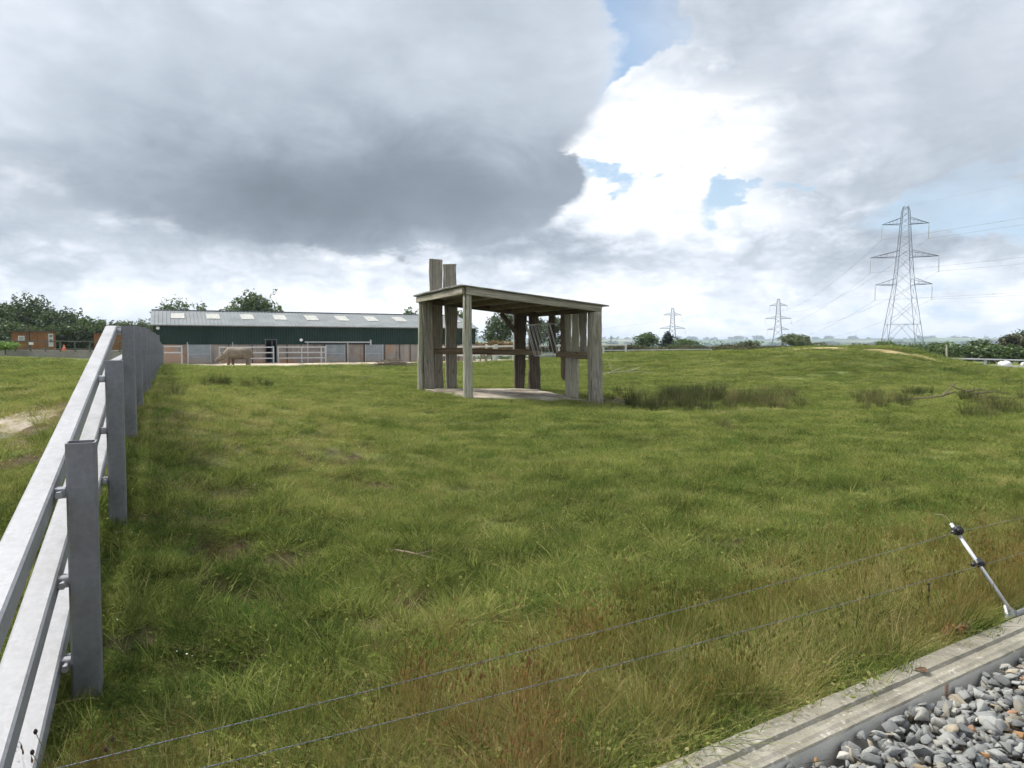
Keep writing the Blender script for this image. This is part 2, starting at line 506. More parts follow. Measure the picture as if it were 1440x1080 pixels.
def build_sky():
    w = bpy.data.worlds.new('World'); SC.world = w; w.use_nodes = True
    nt = w.node_tree; nt.nodes.clear(); t = T(nt)
    sky = t.node('ShaderNodeTexSky', sky_type='NISHITA'); sky.sun_disc = False
    sky.sun_elevation = SUN_EL; sky.sun_rotation = SUN_AZ; sky.air_density = 1.3; sky.dust_density = .6
    gen = t.coord('Generated')
    sep = t.node('ShaderNodeSeparateXYZ'); t.link(gen, sep.inputs[0])
    X, Y, Z = (S(nt, sep.outputs[i]) for i in range(3))
    az = X._m('ARCTAN2', Y); el = Z._m('ARCSINE')
    den = Z.max(0.0) + .16
    comb = t.node('ShaderNodeCombineXYZ'); t.link(X/den, comb.inputs[0]); t.link(Y/den, comb.inputs[1]); t.link(Z*1.2, comb.inputs[2])
    P = comb.outputs[0]
    dirv = t.scaled(gen, (1, 1, 1.5))
    n1 = t.noise(P, .95, 5, .56, .25)            # planar cloud field
    n2 = t.noise(dirv, 6.5, 5, .56, .2)         # billows
    n3 = t.noise(dirv, 2.4, 3, .55, .2)
    n4 = t.noise(t.scaled(gen, (1, 1, 2.4)), 16.0, 5, .58, .2)
    wx = (n2 - .5) * .16 + (n4 - .5)*.05
    wy = (t.noise(t.scaled(gen, (1.1, .9, 1.7)), 7.2, 6, .60, .35) - .5) * .14
    aw, ew = az + wx, el + wy
    def loc(px, py):
        r = ray(px, py); return math.atan2(r.x, r.y), math.atan2(r.z, math.hypot(r.x, r.y))
    def blob(px, py, rx, ry, soft=.5, rot=0.0):
        a, e = loc(px, py)
        dx, dy = aw - a, ew - e
        if rot:
            c, s = math.cos(rot), math.sin(rot)
            dx, dy = dx*c + dy*s, dy*c - dx*s
        rx, ry = rx/F, ry/F
        q = (dx/rx).pow(2.0) if False else (dx/rx)*(dx/rx) + (dy/ry)*(dy/ry)
        return q._m('SQRT').step(1-soft, 1+soft, 1, 0)
    def ell(px, py, rx, ry):
        a, e = loc(px, py); dx, dy = (ax2 - a) * (F/rx), (ey2 - e) * (F/ry)
        return (dx*dx + dy*dy)._m('SQRT')
    b2n = ((n2 - .5)._m('ABSOLUTE')) * 4.0          # billows: rounded tops, creased between
    b4n = ((n4 - .5)._m('ABSOLUTE')) * 4.0
    ax2 = az + (n2 - .5) * .10 + (n4 - .5) * .06 + (n3 - .5) * .08
    ey2 = el + (n4 - .5) * .07 + (n2 - .5) * .06
    # broken white cloud behind
    greys = (blob(285, 335, 330, 40, .8) * .14 + blob(750, 352, 130, 40, .8) * .26 + blob(480, 400, 260, 20, .9) * .20 + blob(40, 310, 140, 60, .8) * .22 + blob(1290, 275, 230, 60, .8)*.16
             + blob(1000, 350, 200, 20, .9)*.16 + blob(1200, 385, 260, 24, .9)*.16 + blob(60, 395, 60, 25, .8)*.16 + blob(1400, 340, 120, 30, .8)*.12)
    glow = (blob(1010, 190, 190, 100, .7) * .16 + blob(960, 310, 180, 60, .8) * .12 + blob(95, 262, 110, 60, .8) * .26 + blob(200, 400, 460, 34, .9) * .24 + blob(1050, 420, 460, 60, .9) * .14)
    holes = (blob(812, 60, 42, 80, .6) * .85 + blob(858, 45, 70, 70, .8) * .55 + blob(868, 252, 80, 20, .7) * .9 + blob(1015, 280, 42, 26, .7) * .85 + blob(1098, 272, 50, 10, .7)*.75
             + blob(1350, 300, 150, 50, .8) * .85 + blob(1060, 96, 90, 22, .8) * .62 + blob(1180, 432, 420, 34, .8) * .55 + blob(905, 25, 80, 40, .8)*.45)
    TB = greys + (n1 - .5) * .30 + (n3 - .5) * .22 + (.45 - b2n) * .26 + (.45 - b4n) * .20 + .185 - glow
    stops = [(.0, (1.22, 1.23, 1.24)), (.12, (1.0, 1.01, 1.03)), (.26, (.76, .81, .88)), (.42, (.53, .585, .665)), (.58, (.385, .435, .505)), (.78, (.245, .285, .34)), (1.0, (.16, .19, .23))]
    base = t.ramp(TB, stops)
    cov = ((n1 - .5) * 1.1 + (n2 - .5) * 1.4 + (n4 - .5) * .5 + .95 - holes * 1.1 + glow).step(.16, .44)
    # the big dark cloud upper left: crisp towards the right, ragged and soft to the left and below
    q1 = ell(335, 60, 488, 250)._m('MINIMUM', ell(560, 235, 262, 92))._m('MINIMUM', ell(430, 290, 330, 58))
    soft = az.step(-.45, .05, .26, .035)
    m1 = ((1.0 + soft - q1) / (soft * 2.0)).clamp()
    m1 = m1 * m1 * (3.0 - m1 * 2.0)
    sh1 = .385 + blob(610, 285, 300, 70, .85) * .29 + blob(470, 235, 400, 110, .9) * .22 + blob(200, 300, 260, 50, .9) * .10 - blob(150, 140, 300, 120, .9) * .05 + (n1 - .5) * .20 + (n3 - .5) * .42 + (n2 - .5) * .30 + (n4 - .5) * .10
    c1 = t.ramp(sh1, stops)
    # the grey veil at the upper right
    q2 = ell(1385, 95, 260, 150)._m('MINIMUM', ell(1175, 0, 240, 92))
    m2 = ((1.32 - q2) / .64).clamp(); m2 = m2 * m2 * (3.0 - m2 * 2.0)
    c2 = t.ramp(.45 + (n3 - .5) * .5 + (n2 - .5) * .4 + (.4 - b2n) * .08 + blob(1400, 150, 200, 80, .9) * .08, stops)
    col = t.mix(m2 * .82, base, c2)
    col = t.mix(m1, col, c1)
    # the pale air low down
    low = el.step(.0, .16, 1, 0)
    col = t.mix(low * .36, col, (.74, .81, .90))
    cov = cov.max(m1).max(m2 * .7)
    skycol = t.mix(el.step(.02, .30, .92, .15), sky.outputs[0], (3.9, 5.1, 6.7))
    b1 = t.node('ShaderNodeBackground'); t.link(skycol, b1.inputs[0]); b1.inputs[1].default_value = .085
    b2 = t.node('ShaderNodeBackground'); t.link(col, b2.inputs[0]); 
    # unseen cloud overhead and round the sun, brightened to light the ground
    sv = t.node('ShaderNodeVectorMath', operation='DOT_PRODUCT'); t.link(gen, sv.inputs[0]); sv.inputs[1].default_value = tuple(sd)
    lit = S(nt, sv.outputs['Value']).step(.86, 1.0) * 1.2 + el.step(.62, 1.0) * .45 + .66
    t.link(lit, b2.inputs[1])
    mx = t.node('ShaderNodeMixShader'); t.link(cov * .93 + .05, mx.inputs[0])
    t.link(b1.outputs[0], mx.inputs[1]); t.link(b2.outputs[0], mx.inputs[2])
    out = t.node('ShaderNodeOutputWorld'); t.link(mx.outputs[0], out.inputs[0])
    w.cycles.sampling_method = 'NONE'
build_sky()

# ================================================================== SETTING: ground
def W(px, py): 
    g = ground_at(px, py); return g.x, g.y
# bare / muddy spots: pixel of centre -> world, radius (m), strength
BARE = []
for px, py, rx, ry, st in ((345, 812, .34, .22, 1.0), (318, 768, .22, .3, .8), (262, 625, .55, .8, .55), (285, 655, .5, .5, .45), (320, 720, .35, .4, .5),
                       (240, 590, .5, 1.2, .6), (300, 590, 1.0, 1.6, .42), (350, 640, .9, 1.2, .42), (400, 700, .8, .8, .36), (300, 700, .5, .9, .45), (470, 570, 1.5, 1.8, .36), (230, 720, .3, .5, .5), (700, 600, 1.6, 1.0, .3), (1250, 640, 1.6, .6, .34), (640, 690, .7, .5, .34), (1020, 600, 1.6, .5, .4), (250, 680, .3, .5, .5), (525, 878, .22, .12, .8), (475, 640, .35, .3, .45), (590, 780, .14, .10, .9), (560, 770, .16, .12, .6),
                       (620, 880, .14, .08, .8), (700, 700, .3, .2, .3), (175, 900, .18, .16, .9), (880, 566, 1.3, 1.6, .8), (920, 572, 1.3, 1.0, .7), (1010, 578, 1.5, .8, .45),
                       (100, 515, 4, 2.0, .75), (300, 552, 2.2, 1.0, .55), (450, 530, 4, 1.2, .5), (1080, 675, .3, .2, .35),
                       (25, 592, 1.2, 1.7, 1.0), (50, 600, .6, 1.0, .9), (50, 622, .35, .4, .8), (30, 650, .3, .3, .7), (20, 555, 1.2, 1.0, .5), (270, 520, 3, 1.5, .5), (860, 505, 2, 1, .3)):
    x, y = W(px, py); BARE.append((x, y, rx, ry, st))
DENT += [(W(0, 607)[0], W(0, 607)[1], .55, .06), (BARE[0][0], BARE[0][1], .24, .26), (BARE[1][0], BARE[1][1], .2, .20), (BARE[9][0], BARE[9][1], .12, .05), (BARE[13][0], BARE[13][1], .15, .06)]
_r = random.Random(77)
for _ in range(95):                                     # poached hollows and gaps beside the fence and, fewer, over the near field
    if _ < 62:
        y = _r.uniform(3.4, 15); x = fence_x(y) + _r.uniform(.7, 1.2 + y*.22)
    else:
        y = _r.uniform(4, 17); x = _r.uniform(-.35, .6) * y
    k = _r.uniform(.05, .16) * (1 + y*.06)
    BARE.append((x, y, k*1.3, k, _r.uniform(.6, 1.0)))
    DENT.append((x, y, k*1.2, k*_r.uniform(.25, .6)))
SAND = []
for px, py, rx, ry, st in ((95, 503, 7, 2.0, 1.0), (30, 499, 8, 1.0, .8), (-15, 600, .8, .9, .9), (30, 597, .3, .6, .7), (1150, 490, 1.8, 1.3, .9), (1238, 493, 1.5, 1.2, .9), (1258, 496, 1.2, 1.0, .8), (1290, 501, 1.5, .9, .9),
                       (1190, 492, .7, .8, .7), (1105, 494, 1.6, .9, .5), (915, 519, .9, .25, .9), (860, 533, .7, .3, .7), (1038, 491, 2.0, .6, .5)):
    x, y = W(px, py); SAND.append((x, y, rx, ry, st))
def spots(lst, x, y, wob=.5):
    s = np.zeros_like(np.asarray(x, float))
    for (a, b, rx, ry, st) in lst:
        n = 1 + wob * 1.5 * fbm(x, y, max(.25, rx*.45), 4, 51)
        q = ((x-a)/rx)**2 + ((y-b)/ry)**2
        s = np.maximum(s, st * np.clip(1.25 - q * n * .8, 0, 1))
    return s
# barn frame (needed for the yard)
BD0 = 65.0
BA = Vector((-.503 * BD0, BD0, 0)); BU = Vector((1, .483, 0)).normalized(); BV = Vector((-.483, 1, 0)).normalized()
def yard(x, y):
    dx, dy = x - BA.x, y - BA.y
    s = dx*BU.x + dy*BU.y; v = dx*BV.x + dy*BV.y
    edge = -12.2 + .6*fbm(x, y, 2.0, 3, 61)
    return s, v, sstep(-.4, .4, v - edge) * sstep(-1.5, 0, s + .6) * (1 - sstep(46, 50, s)) * (1 - sstep(16, 20, v))
SH_C = Vector((-1.26, 20, 0)); SH_U = Vector((.915, .4, 0)).normalized(); SH_V = Vector((-.4, .915, 0)).normalized()
SH_W, SH_D = 4.17, 4.5
def slab_uv(x, y):
    dx, dy = x - SH_C.x, y - SH_C.y
    return dx*SH_U.x+dy*SH_U.y, dx*SH_V.x+dy*SH_V.y
def in_slab(x, y, m=0.0):
    u, v = slab_uv(x, y)
    return (u > -.05-m) & (u < SH_W+.1+m) & (v > -.05-m) & (v < SH_D+.1+m)

def build_ground():
    rr = [0.35]
    while rr[-1] < 7400: rr.append(rr[-1] * 1.0165 + .003)
    rr = np.array(rr)
    fine = np.radians(np.arange(-46, 46.01, .26))
    rest = np.radians(np.arange(50, 314, 6.0))
    aa = np.concatenate([fine, rest])
    R, A = np.meshgrid(rr, aa, indexing='ij')
    x, y = (R*np.sin(A)).ravel(), (R*np.cos(A)).ravel()
    z = terrain(x, y)
    u, v = slab_uv(x, y)
    z = np.where(in_slab(x, y, .1), slabz(u, v) - .10, z)
    nr, na = len(rr), len(aa)
    i, j = np.meshgrid(np.arange(nr-1), np.arange(na), indexing='ij')
    j2 = (j+1) % na
    Fq = np.stack([i*na+j, (i+1)*na+j, (i+1)*na+j2, i*na+j2], -1).reshape(-1, 4)[:, ::-1]
    V = np.stack([x, y, z], 1)
    # close the middle
    V = np.vstack([V, [[0, 0, -1.8]]])
    g = big_mesh('ground', V, Fq, M_ground, True)
    me = g.data
    def at_(name, val):
        a = me.attributes.new(name, 'FLOAT', 'POINT'); a.data.foreach_set('value', np.append(val, 0).astype(np.float32))
    at_('soil', np.maximum(spots(BARE, x, y), sstep(.05, -.25, qdist(x, y))))
    at_('sand', spots(SAND, x, y))
    at_('yard', yard(x, y)[2])
    return tag(g, 'grassy paddock ground falling away to far fields and hills', None, None, 'structure')
def slabz(u, v):
    a, b = np.clip(u/SH_W, 0, 1), np.clip(v/SH_D, 0, 1)
    zC, zR, zL, zB = -1.515, -1.80, -1.52, -1.625
    return (zC*(1-a)+zR*a)*(1-b) + (zL*(1-a)+zB*a)*b

def mk_ground_mat():
    m, t, b = newmat('ground_turf')
    p = t.pos()
    n1 = t.noise(p, .35, 5, .6); n2 = t.noise(p, 2.6, 6, .65); n3 = t.noise(p, 14, 4, .6)
    f = n1*.5 + n2*.55 + n3*.3 - .17
    col = t.ramp(f, [(.25, (.050, .050, .020)), (.45, (.10, .118, .032)), (.62, (.16, .18, .052)), (.8, (.25, .22, .10))])
    # distance zones: the land far away is fields, hedges, woods
    sep = t.node('ShaderNodeSeparateXYZ'); t.link(p, sep.inputs[0])
    X, Y = S(t.t, sep.outputs[0]), S(t.t, sep.outputs[1])
    r = (X*X + Y*Y)._m('SQRT')
    fp = t.scaled(p, (1, .55, 0))
    v = t.vor(fp, .0036, 'Color'); sc = t.node('ShaderNodeSeparateColor'); t.link(v, sc.inputs[0])
    edge = S(t.t, t.vor(fp, .0036, 'Distance', 'DISTANCE_TO_EDGE'))
    fieldc = t.ramp(S(t.t, sc.outputs[0]), [(.0, (.085, .15, .04)), (.35, (.12, .17, .055)), (.6, (.05, .10, .035)), (.8, (.25, .24, .11)), (1, (.07, .11, .05))], 'CONSTANT')
    wood = ((edge + (t.noise(p, .02, 3) - .5)*.05).step(.025, .06, 1, 0)).max(t.noise(p, .0016, 4, .6).step(.50, .58))
    fieldc = t.mix(wood, fieldc, (.030, .045, .025))
    col = t.mix(r.step(110, 260), col, fieldc)
    soil = (t.attr('soil') + (n3 - .5)*.5).step(.25, .6)
    col = t.mix(soil, col, t.ramp(n2*.7+n3*.3, [(.3, (.030, .021, .012)), (.7, (.110, .082, .048))]))
    sand = (t.attr('sand') + (n2 - .5)*.9).step(.3, .6)
    col = t.mix(sand, col, t.ramp(n3*.6+n2*.5, [(.3, (.22, .155, .085)), (.75, (.50, .39, .22))]))
    col = t.mix(sand * t.attr('soil').step(.3, .7), col, t.ramp(n3*.5+n2*.6, [(.32, (.15, .12, .09)), (.7, (.40, .36, .30))]))
    yd = t.attr('yard')
    ydc = t.ramp(t.noise(p, .5, 5, .6)*.7 + n3*.4, [(.30, (.20, .15, .11)), (.48, (.36, .29, .21)), (.68, (.55, .49, .39))])
    col = t.mix((yd + (n2-.5)*.3).step(.35, .65), col, ydc)
    setc(t, b, col, .95, 0, t.bump(n3 + n2*1.5, .6, .03), .15)
    return m
M_ground = mk_ground_mat()
build_ground()

# water in the trampled hollow on the left
def puddle():
    m, t, b = newmat('puddle_water')
    setc(t, b, (.16, .13, .09), .06, 0, t.bump(t.noise(t.pos(), 6, 3), .05, .01), .8)
    c = Vector((*W(0, 607), 0)); z = tz(c.x, c.y)
    n = 40; vs = []
    for k in range(n):
        a = 2*math.pi*k/n
        rr = 1 + .22*math.sin(3*a+1) + .15*math.sin(5*a) + .08*math.sin(9*a+2)
        vs.append((c.x + .60*rr*math.cos(a), c.y + .85*rr*math.sin(a), z + .030))
    o = mesh_obj('water', vs, [tuple(range(n))], m)
    tag(o, 'shallow muddy puddle in the trampled turf left of the metal fence', None, None, 'structure')
puddle()

# ================================================================== GRASS (uncountable: stuff)
def blade(vs, fs, x, y, h, w, lean, az, curl=.6, seg=3):
    """flat tapering blade; az = direction it leans to"""
    o = len(vs); ca, sa = math.cos(az), math.sin(az); t0 = random.uniform(0, math.pi); tx, ty = math.cos(t0), math.sin(t0)
    for k in range(seg):
        u = k/seg; d = lean*(u + curl*u*u); z = h*u*(1-.25*u*curl)
        ww = w*(1-u*.65)/2
        vs.append((x+ca*d-tx*ww, y+sa*d-ty*ww, z)); vs.append((x+ca*d+tx*ww, y+sa*d+ty*ww, z))
    d = lean*(1+curl); vs.append((x+ca*d, y+sa*d, h*(1-.25*curl)))
    for k in range(seg-1): fs.append((o+2*k, o+2*k+1, o+2*k+3, o+2*k+2))
    e = o+2*(seg-1); fs.append((e, e+1, e+2))
def clump(kind, seed):
    random.seed(seed); vs, fs = [], []
    U = random.uniform
    def disc(R):
        a, r = U(0, 6.283), R*math.sqrt(U(0, 1)); return r*math.cos(a), r*math.sin(a)
    if kind == 'turf':
        for _ in range(75):
            x, y = disc(.13); blade(vs, fs, x, y, U(.022, .080), U(.0022, .0040), U(.01, .06), U(0, 6.283), U(.2, 1.1))
        for _ in range(16):
            x, y = disc(.13); z = U(.006, .035); s = U(.005, .010); a = U(0, 6.28); o = len(vs); tlt = U(-.5, .5)
            for k in range(5): q = a + k*1.2566; vs.append((x+s*math.cos(q), y+s*math.sin(q), z + s*tlt*math.cos(q)))
            fs.append(tuple(range(o, o+5)))
    elif kind == 'lush':
        for _ in range(60):
            x, y = disc(.07); blade(vs, fs, x, y, U(.06, .15), U(.003, .0055), U(.02, .10), math.atan2(y, x)+U(-.8, .8), U(.3, 1.2), 4)
    elif kind == 'straw':
        for _ in range(40):
            x, y = disc(.09); blade(vs, fs, x, y, U(.10, .30), U(.0015, .003), U(.03, .22), math.atan2(y, x)+U(-1, 1), U(.2, 1.1), 4)
    elif kind == 'sedge':
        for _ in range(52):
            x, y = disc(.06); blade(vs, fs, x, y, U(.12, .30), U(.0014, .0028), U(.01, .10), math.atan2(y, x)+U(-.7, .7), U(.0, .6), 4)
        for _ in range(9):
            x, y = disc(.06); h = U(.2, .33); o = len(vs); r = U(.003, .006)
            for k in range(3):
                vs.append((x+r*math.cos(k*2.09), y+r*math.sin(k*2.09), h))
            vs.append((x, y, h+.022)); vs.append((x, y, h-.012))
            for k in range(3):
                fs.append((o+k, o+(k+1) % 3, o+3)); fs.append((o+(k+1) % 3, o+k, o+4))
            blade(vs, fs, x, y, h, .0016, .001, 0, 0, 2)
    elif kind == 'rush':
        for _ in range(85):
            x, y = disc(.16); blade(vs, fs, x, y, U(.30, .95), U(.007, .012), U(.02, .24), math.atan2(y, x)+U(-.6, .6), U(.1, .7), 4)
    elif kind == 'stalk':
        for _ in range(5):
            x, y = disc(.10); a = U(0, 6.28); L = U(.25, .6); blade(vs, fs, x, y, U(.07, .28), .0021, L*.6, a, .8, 6)
    elif kind == 'weed':
        for _ in range(14):
            x, y = disc(.07); a = U(0, 6.28); h = U(.01, .06); L = U(.03, .07); w = U(.006, .011); o = len(vs); ca, sa = math.cos(a), math.sin(a)
            for (u, q, zz) in ((0, 0, 0), (.4, 1, .7), (.8, .7, 1), (1, 0, .9), (.8, -.7, 1), (.4, -1, .7)):
                vs.append((x+ca*L*u-sa*w*q, y+sa*L*u+ca*w*q, h*zz+.004))
            fs.append((o, o+1, o+2, o+3, o+4, o+5))
    elif kind == 'flower':
        for _ in range(3):
            x, y = disc(.1); h = U(.04, .09); r = U(.004, .007); o = len(vs)
            for k in range(7): vs.append((x+r*math.cos(k*.9), y+r*math.sin(k*.9), h+U(-.002, .003)))
            fs.append(tuple(range(o, o+7)))
    me = bpy.data.meshes.new('blades'); me.from_pydata(vs, [], fs); me.update()
    return me

def scatter(name, kind, label, mat, pts, nvar=4, cat='grass'):
    """pts: list of (x, y, z, scale, zscale, rot, tint)"""
    coll = bpy.data.collections.new(name + '_tufts')        # never linked to the scene
    for k in range(nvar):
        me = clump(kind, 100*k + hash(kind) % 1 + len(kind)*7 + 3); me.materials.append(mat)
        coll.objects.link(bpy.data.objects.new('tuft', me))
    P = np.array(pts, dtype=np.float32)
    n = len(P)
    me = bpy.data.meshes.new(name); me.vertices.add(n); me.vertices.foreach_set('co', P[:, :3].ravel()); me.update()
    def fa(nm, arr, ty='FLOAT', key='value'):
        a = me.attributes.new(nm, ty, 'POINT'); a.data.foreach_set(key, arr.ravel())
    fa('scl', np.stack([P[:, 3], P[:, 3], P[:, 4]], 1).astype(np.float32), 'FLOAT_VECTOR', 'vector')
    fa('rot', np.stack([P[:, 5]*0 + RNG.normal(0, .07, n), RNG.normal(0, .07, n), P[:, 5]], 1).astype(np.float32), 'FLOAT_VECTOR', 'vector')
    fa('tint', P[:, 6].astype(np.float32))
    o = bpy.data.objects.new(name, me); COL.objects.link(o)
    ng = bpy.data.node_groups.new(name, 'GeometryNodeTree')
    ng.interface.new_socket('Geometry', in_out='INPUT', socket_type='NodeSocketGeometry')
    ng.interface.new_socket('Geometry', in_out='OUTPUT', socket_type='NodeSocketGeometry')
    N = ng.nodes.new
    gi, go = N('NodeGroupInput'), N('NodeGroupOutput')
    ci = N('GeometryNodeCollectionInfo'); ci.inputs[0].default_value = coll; ci.inputs['Separate Children'].default_value = True; ci.inputs['Reset Children'].default_value = True
    ip = N('GeometryNodeInstanceOnPoints'); ip.inputs['Pick Instance'].default_value = True
    def named(nm, ty):
        a = N('GeometryNodeInputNamedAttribute'); a.data_type = ty; a.inputs['Name'].default_value = nm; return a.outputs['Attribute']
    er = N('FunctionNodeEulerToRotation')
    L = ng.links.new
    L(gi.outputs[0], ip.inputs['Points']); L(ci.outputs[0], ip.inputs['Instance'])
    L(named('scl', 'FLOAT_VECTOR'), ip.inputs['Scale']); L(named('rot', 'FLOAT_VECTOR'), er.inputs[0]); L(er.outputs[0], ip.inputs['Rotation'])
    L(ip.outputs[0], go.inputs[0])
    md = o.modifiers.new('scatter', 'NODES'); md.node_group = ng
    return tag(o, label, None, None, 'stuff')

def candidates(n, d0, d1, dc=7.0, a0=-41, a1=41):
    """even density out to dc, then falling as the tufts grow with distance"""
    wn = (dc*dc - d0*d0)/2; wf = dc*dc*math.log(max(d1/dc, 1.0))
    k = int(n * wn/(wn+wf))
    d = np.concatenate([np.sqrt(RNG.uniform(d0*d0, min(dc, d1)**2, k)), dc*(max(d1/dc, 1.0))**RNG.uniform(0, 1, n-k)])
    a = np.radians(RNG.uniform(a0, a1, n))
    return np.sin(a) * d, np.cos(a) * d
OUTR = _onz(1428, 860, -1.43)
def keep_ok(x, y, m=0.0):
    q = qdist(x, y)
    ok = (q > .05 + m) & (np.hypot(x - OUTR[0], y - OUTR[1]) > .14) & ~in_slab(x, y, .10) & (yard(x, y)[2] < .12)
    return ok
def place(x, y, s, zs, tint, thin=None):
    ok = keep_ok(x, y)
    if thin is not None: ok &= RNG.uniform(0, 1, len(x)) < thin
    x, y, s, zs, tint = x[ok], y[ok], s[ok], zs[ok], tint[ok]
    z = terrain(x, y) - .004
    return np.stack([x, y, z, s, zs, RNG.uniform(0, 6.283, len(x)), tint], 1)
def zone_dry(x, y):
    """1 in the uncut strip beside the edge beam, fading into the grazed turf"""
    q = qdist(x, y) + .45*fbm(x, y, 1.1, 3, 71)
    return sstep(1.75, .75, q)
def zone_fence(x, y):
    d = x - (fence_x(y)); return np.exp(-(d/ .9)**2)
GREEN = [(0, (.045, .068, .018)), (.25, (.140, .180, .042)), (.50, (.232, .268, .068)), (.70, (.345, .325, .12)), (.85, (.36, .31, .14)), (1, (.46, .38, .20))]
DARKG = [(0, (.036, .074, .018)), (.4, (.105, .180, .038)), (.75, (.19, .262, .062)), (1, (.24, .27, .08))]
STRAW = [(0, (.13, .14, .036)), (.3, (.23, .20, .07)), (.6, (.36, .29, .13)), (1, (.52, .44, .24))]
SEDGE = [(0, (.09, .12, .026)), (.35, (.17, .155, .042)), (.7, (.26, .15, .060)), (1, (.38, .28, .14))]
RUSH = [(0, (.030, .040, .018)), (.35, (.075, .09, .034)), (.65, (.15, .145, .055)), (1, (.32, .26, .14))]
mb_green, mb_dark, mb_straw, mb_sedge, mb_rush = (m_blade(n, c, tr) for n, c, tr in (('turf_green', GREEN, .4), ('lush_green', DARKG, .4), ('straw', STRAW, .3), ('sedge', SEDGE, .35), ('rush', RUSH, .25)))

def build_grass():
    # short turf everywhere
    x, y = candidates(46000, 1.5, 68)
    d = np.hypot(x, y); s = np.maximum(1.0, d/9.0) * RNG.uniform(.8, 1.35, len(x))
    bare = np.maximum(spots(BARE, x, y, .8), spots(SAND, x, y, .8))
    tint = .36 + .34*fbm(x, y, .26, 3, 30) + .22*fbm(x, y, .6, 3, 81) + .16*fbm(x, y, 5, 4, 82) + .20*zone_dry(x, y) + .10*sstep(12, 3, d)*0  # tint follows the ground bumps: low spots painted darker, as shade would
    dk = np.exp(-((x-fence_x(y)-.9)/.7)**2) * sstep(10, 5, y)
    tint = tint - .15*dk
    lft = sstep(-.9, -2.2, (x + .30*y))                      # worn, drier ground between the fence and the shed
    tint = tint + .20*sstep(5.5, 9, y)*sstep(24, 15, y)*sstep(.6, -1.5, x + .12*y + .6) + .25*fbm(x, y, .5, 2, 83)
    h = np.maximum(1.0, d/30.0) * RNG.uniform(.5, 1.6, len(x)) * (1 + .8*fbm(x, y, .35, 3, 84))
    scatter('short_grass', 'turf', 'short grazed turf with clover covering the paddock', mb_green, place(x, y, s, h, np.clip(tint + RNG.normal(0, .13, len(x)) + .18*(RNG.uniform(0, 1, len(x)) < .10), 0, 1), (1 - .93*np.clip(bare*1.3, 0, 1))*(1 - .35*(fbm(x, y, .22, 2, 87) > .25)*(d < 12))), 6)
    # lush darker tufts
    x, y = candidates(16000, 1.5, 60)
    d = np.hypot(x, y)
    dk = np.exp(-((x-fence_x(y)-.7)/.8)**2) * sstep(12, 5, y)
    pr = np.clip(.12 + .75*(fbm(x, y, .4, 3, 91) > .16) * (fbm(x, y, 4, 3, 92) > -.15) + .8*dk, 0, 1) * (1 - .5*zone_dry(x, y))
    s = np.maximum(.8, d/10.0) * RNG.uniform(.5, 1.25, len(x)); h = np.maximum(.8, d/45.0) * RNG.uniform(.35, 1.1, len(x))
    bare = np.maximum(spots(BARE, x, y, .8), spots(SAND, x, y, .8))
    scatter('tufted_grass', 'lush', 'darker lusher tufts of grass dotted over the turf', mb_dark, place(x, y, s, h, np.clip(.4+.4*fbm(x, y, 1.2, 3, 93), 0, 1), pr*(1-.9*np.clip(bare, 0, 1))), 5)
    # pale straw amongst the turf and thick in the uncut strip
    x, y = candidates(19000, 1.5, 50)
    d = np.hypot(x, y); dz = zone_dry(x, y)
    pr = np.clip(.22 + .40*np.exp(-((x-fence_x(y)-2.1)/1.0)**2) + .50*dz*(.3+.7*(fbm(x, y, .5, 2, 95) > -.0)) + .30*(fbm(x, y, 1.2, 3, 96) > .15) + .40*sstep(7, 10, y)*sstep(26, 15, y)*sstep(1, -1.5, x+.12*y), 0, 1)
    s = np.maximum(.75, d/13.0)*RNG.uniform(.6, 1.2, len(x)); h = (.36 + .50*dz)*np.maximum(1, d/40.)*RNG.uniform(.6, 1.2, len(x))
    scatter('dry_grass', 'straw', 'pale dry straw-coloured grass, thickest along the concrete edge', mb_straw, place(x, y, s, h, np.clip(.45+.5*fbm(x, y, .8, 3, 97), 0, 1), pr), 5)
    # reddish sedge in the strip
    x, y = candidates(6500, 1.5, 9)
    dz = zone_dry(x, y)
    pr = np.clip(dz * (.22 + .60*(fbm(x, y, .5, 3, 101) > .02)), 0, 1)
    s = RNG.uniform(.7, 1.2, len(x)); h = RNG.uniform(.45, .95, len(x))
    scatter('sedge', 'sedge', 'reddish brown sedge with dark seed heads in the uncut strip', mb_sedge, place(x, y, s, h, np.clip(.5+.7*fbm(x, y, .8, 3, 102), 0, 1), pr), 5)
    # coarse ungrazed tussocks
    x, y = candidates(2600, 1.6, 24, 5.0)
    d = np.hypot(x, y)
    pr = np.clip(.22 + .9*np.exp(-((x-fence_x(y)-1.7)/1.1)**2) + .4*zone_dry(x, y), 0, 1)
    s = np.maximum(1.0, d/14)*RNG.uniform(.7, 1.5, len(x)); h = np.maximum(1.0, d/30)*RNG.uniform(.7, 1.5, len(x))
    scatter('coarse_grass', 'lush', 'coarse ungrazed tussocks by the fence and scattered over the near turf', mb_green, place(x, y, s, h, np.clip(.42+.5*fbm(x, y, .7, 3, 141) + RNG.normal(0, .1, len(x)), 0, 1), pr), 5)
    # single bowed stalks
    x, y = candidates(8500, 1.6, 34)
    d = np.hypot(x, y)
    pr = np.clip(.38 + .5*(fbm(x, y, 2, 3, 111) > 0) + .5*zone_dry(x, y), 0, 1)
    s = np.maximum(.8, d/14)*RNG.uniform(.6, 1.15, len(x)); h = np.maximum(.8, d/30)*RNG.uniform(.5, 1.2, len(x))
    scatter('bent_stalks', 'stalk', 'long pale bent grass stalks lying across the turf', mb_straw, place(x, y, s, h, np.clip(.85+.3*fbm(x, y, .8, 3, 112), 0, 1), pr), 6)
    # flat-leaved weeds
    x, y = candidates(7000, 1.6, 26)
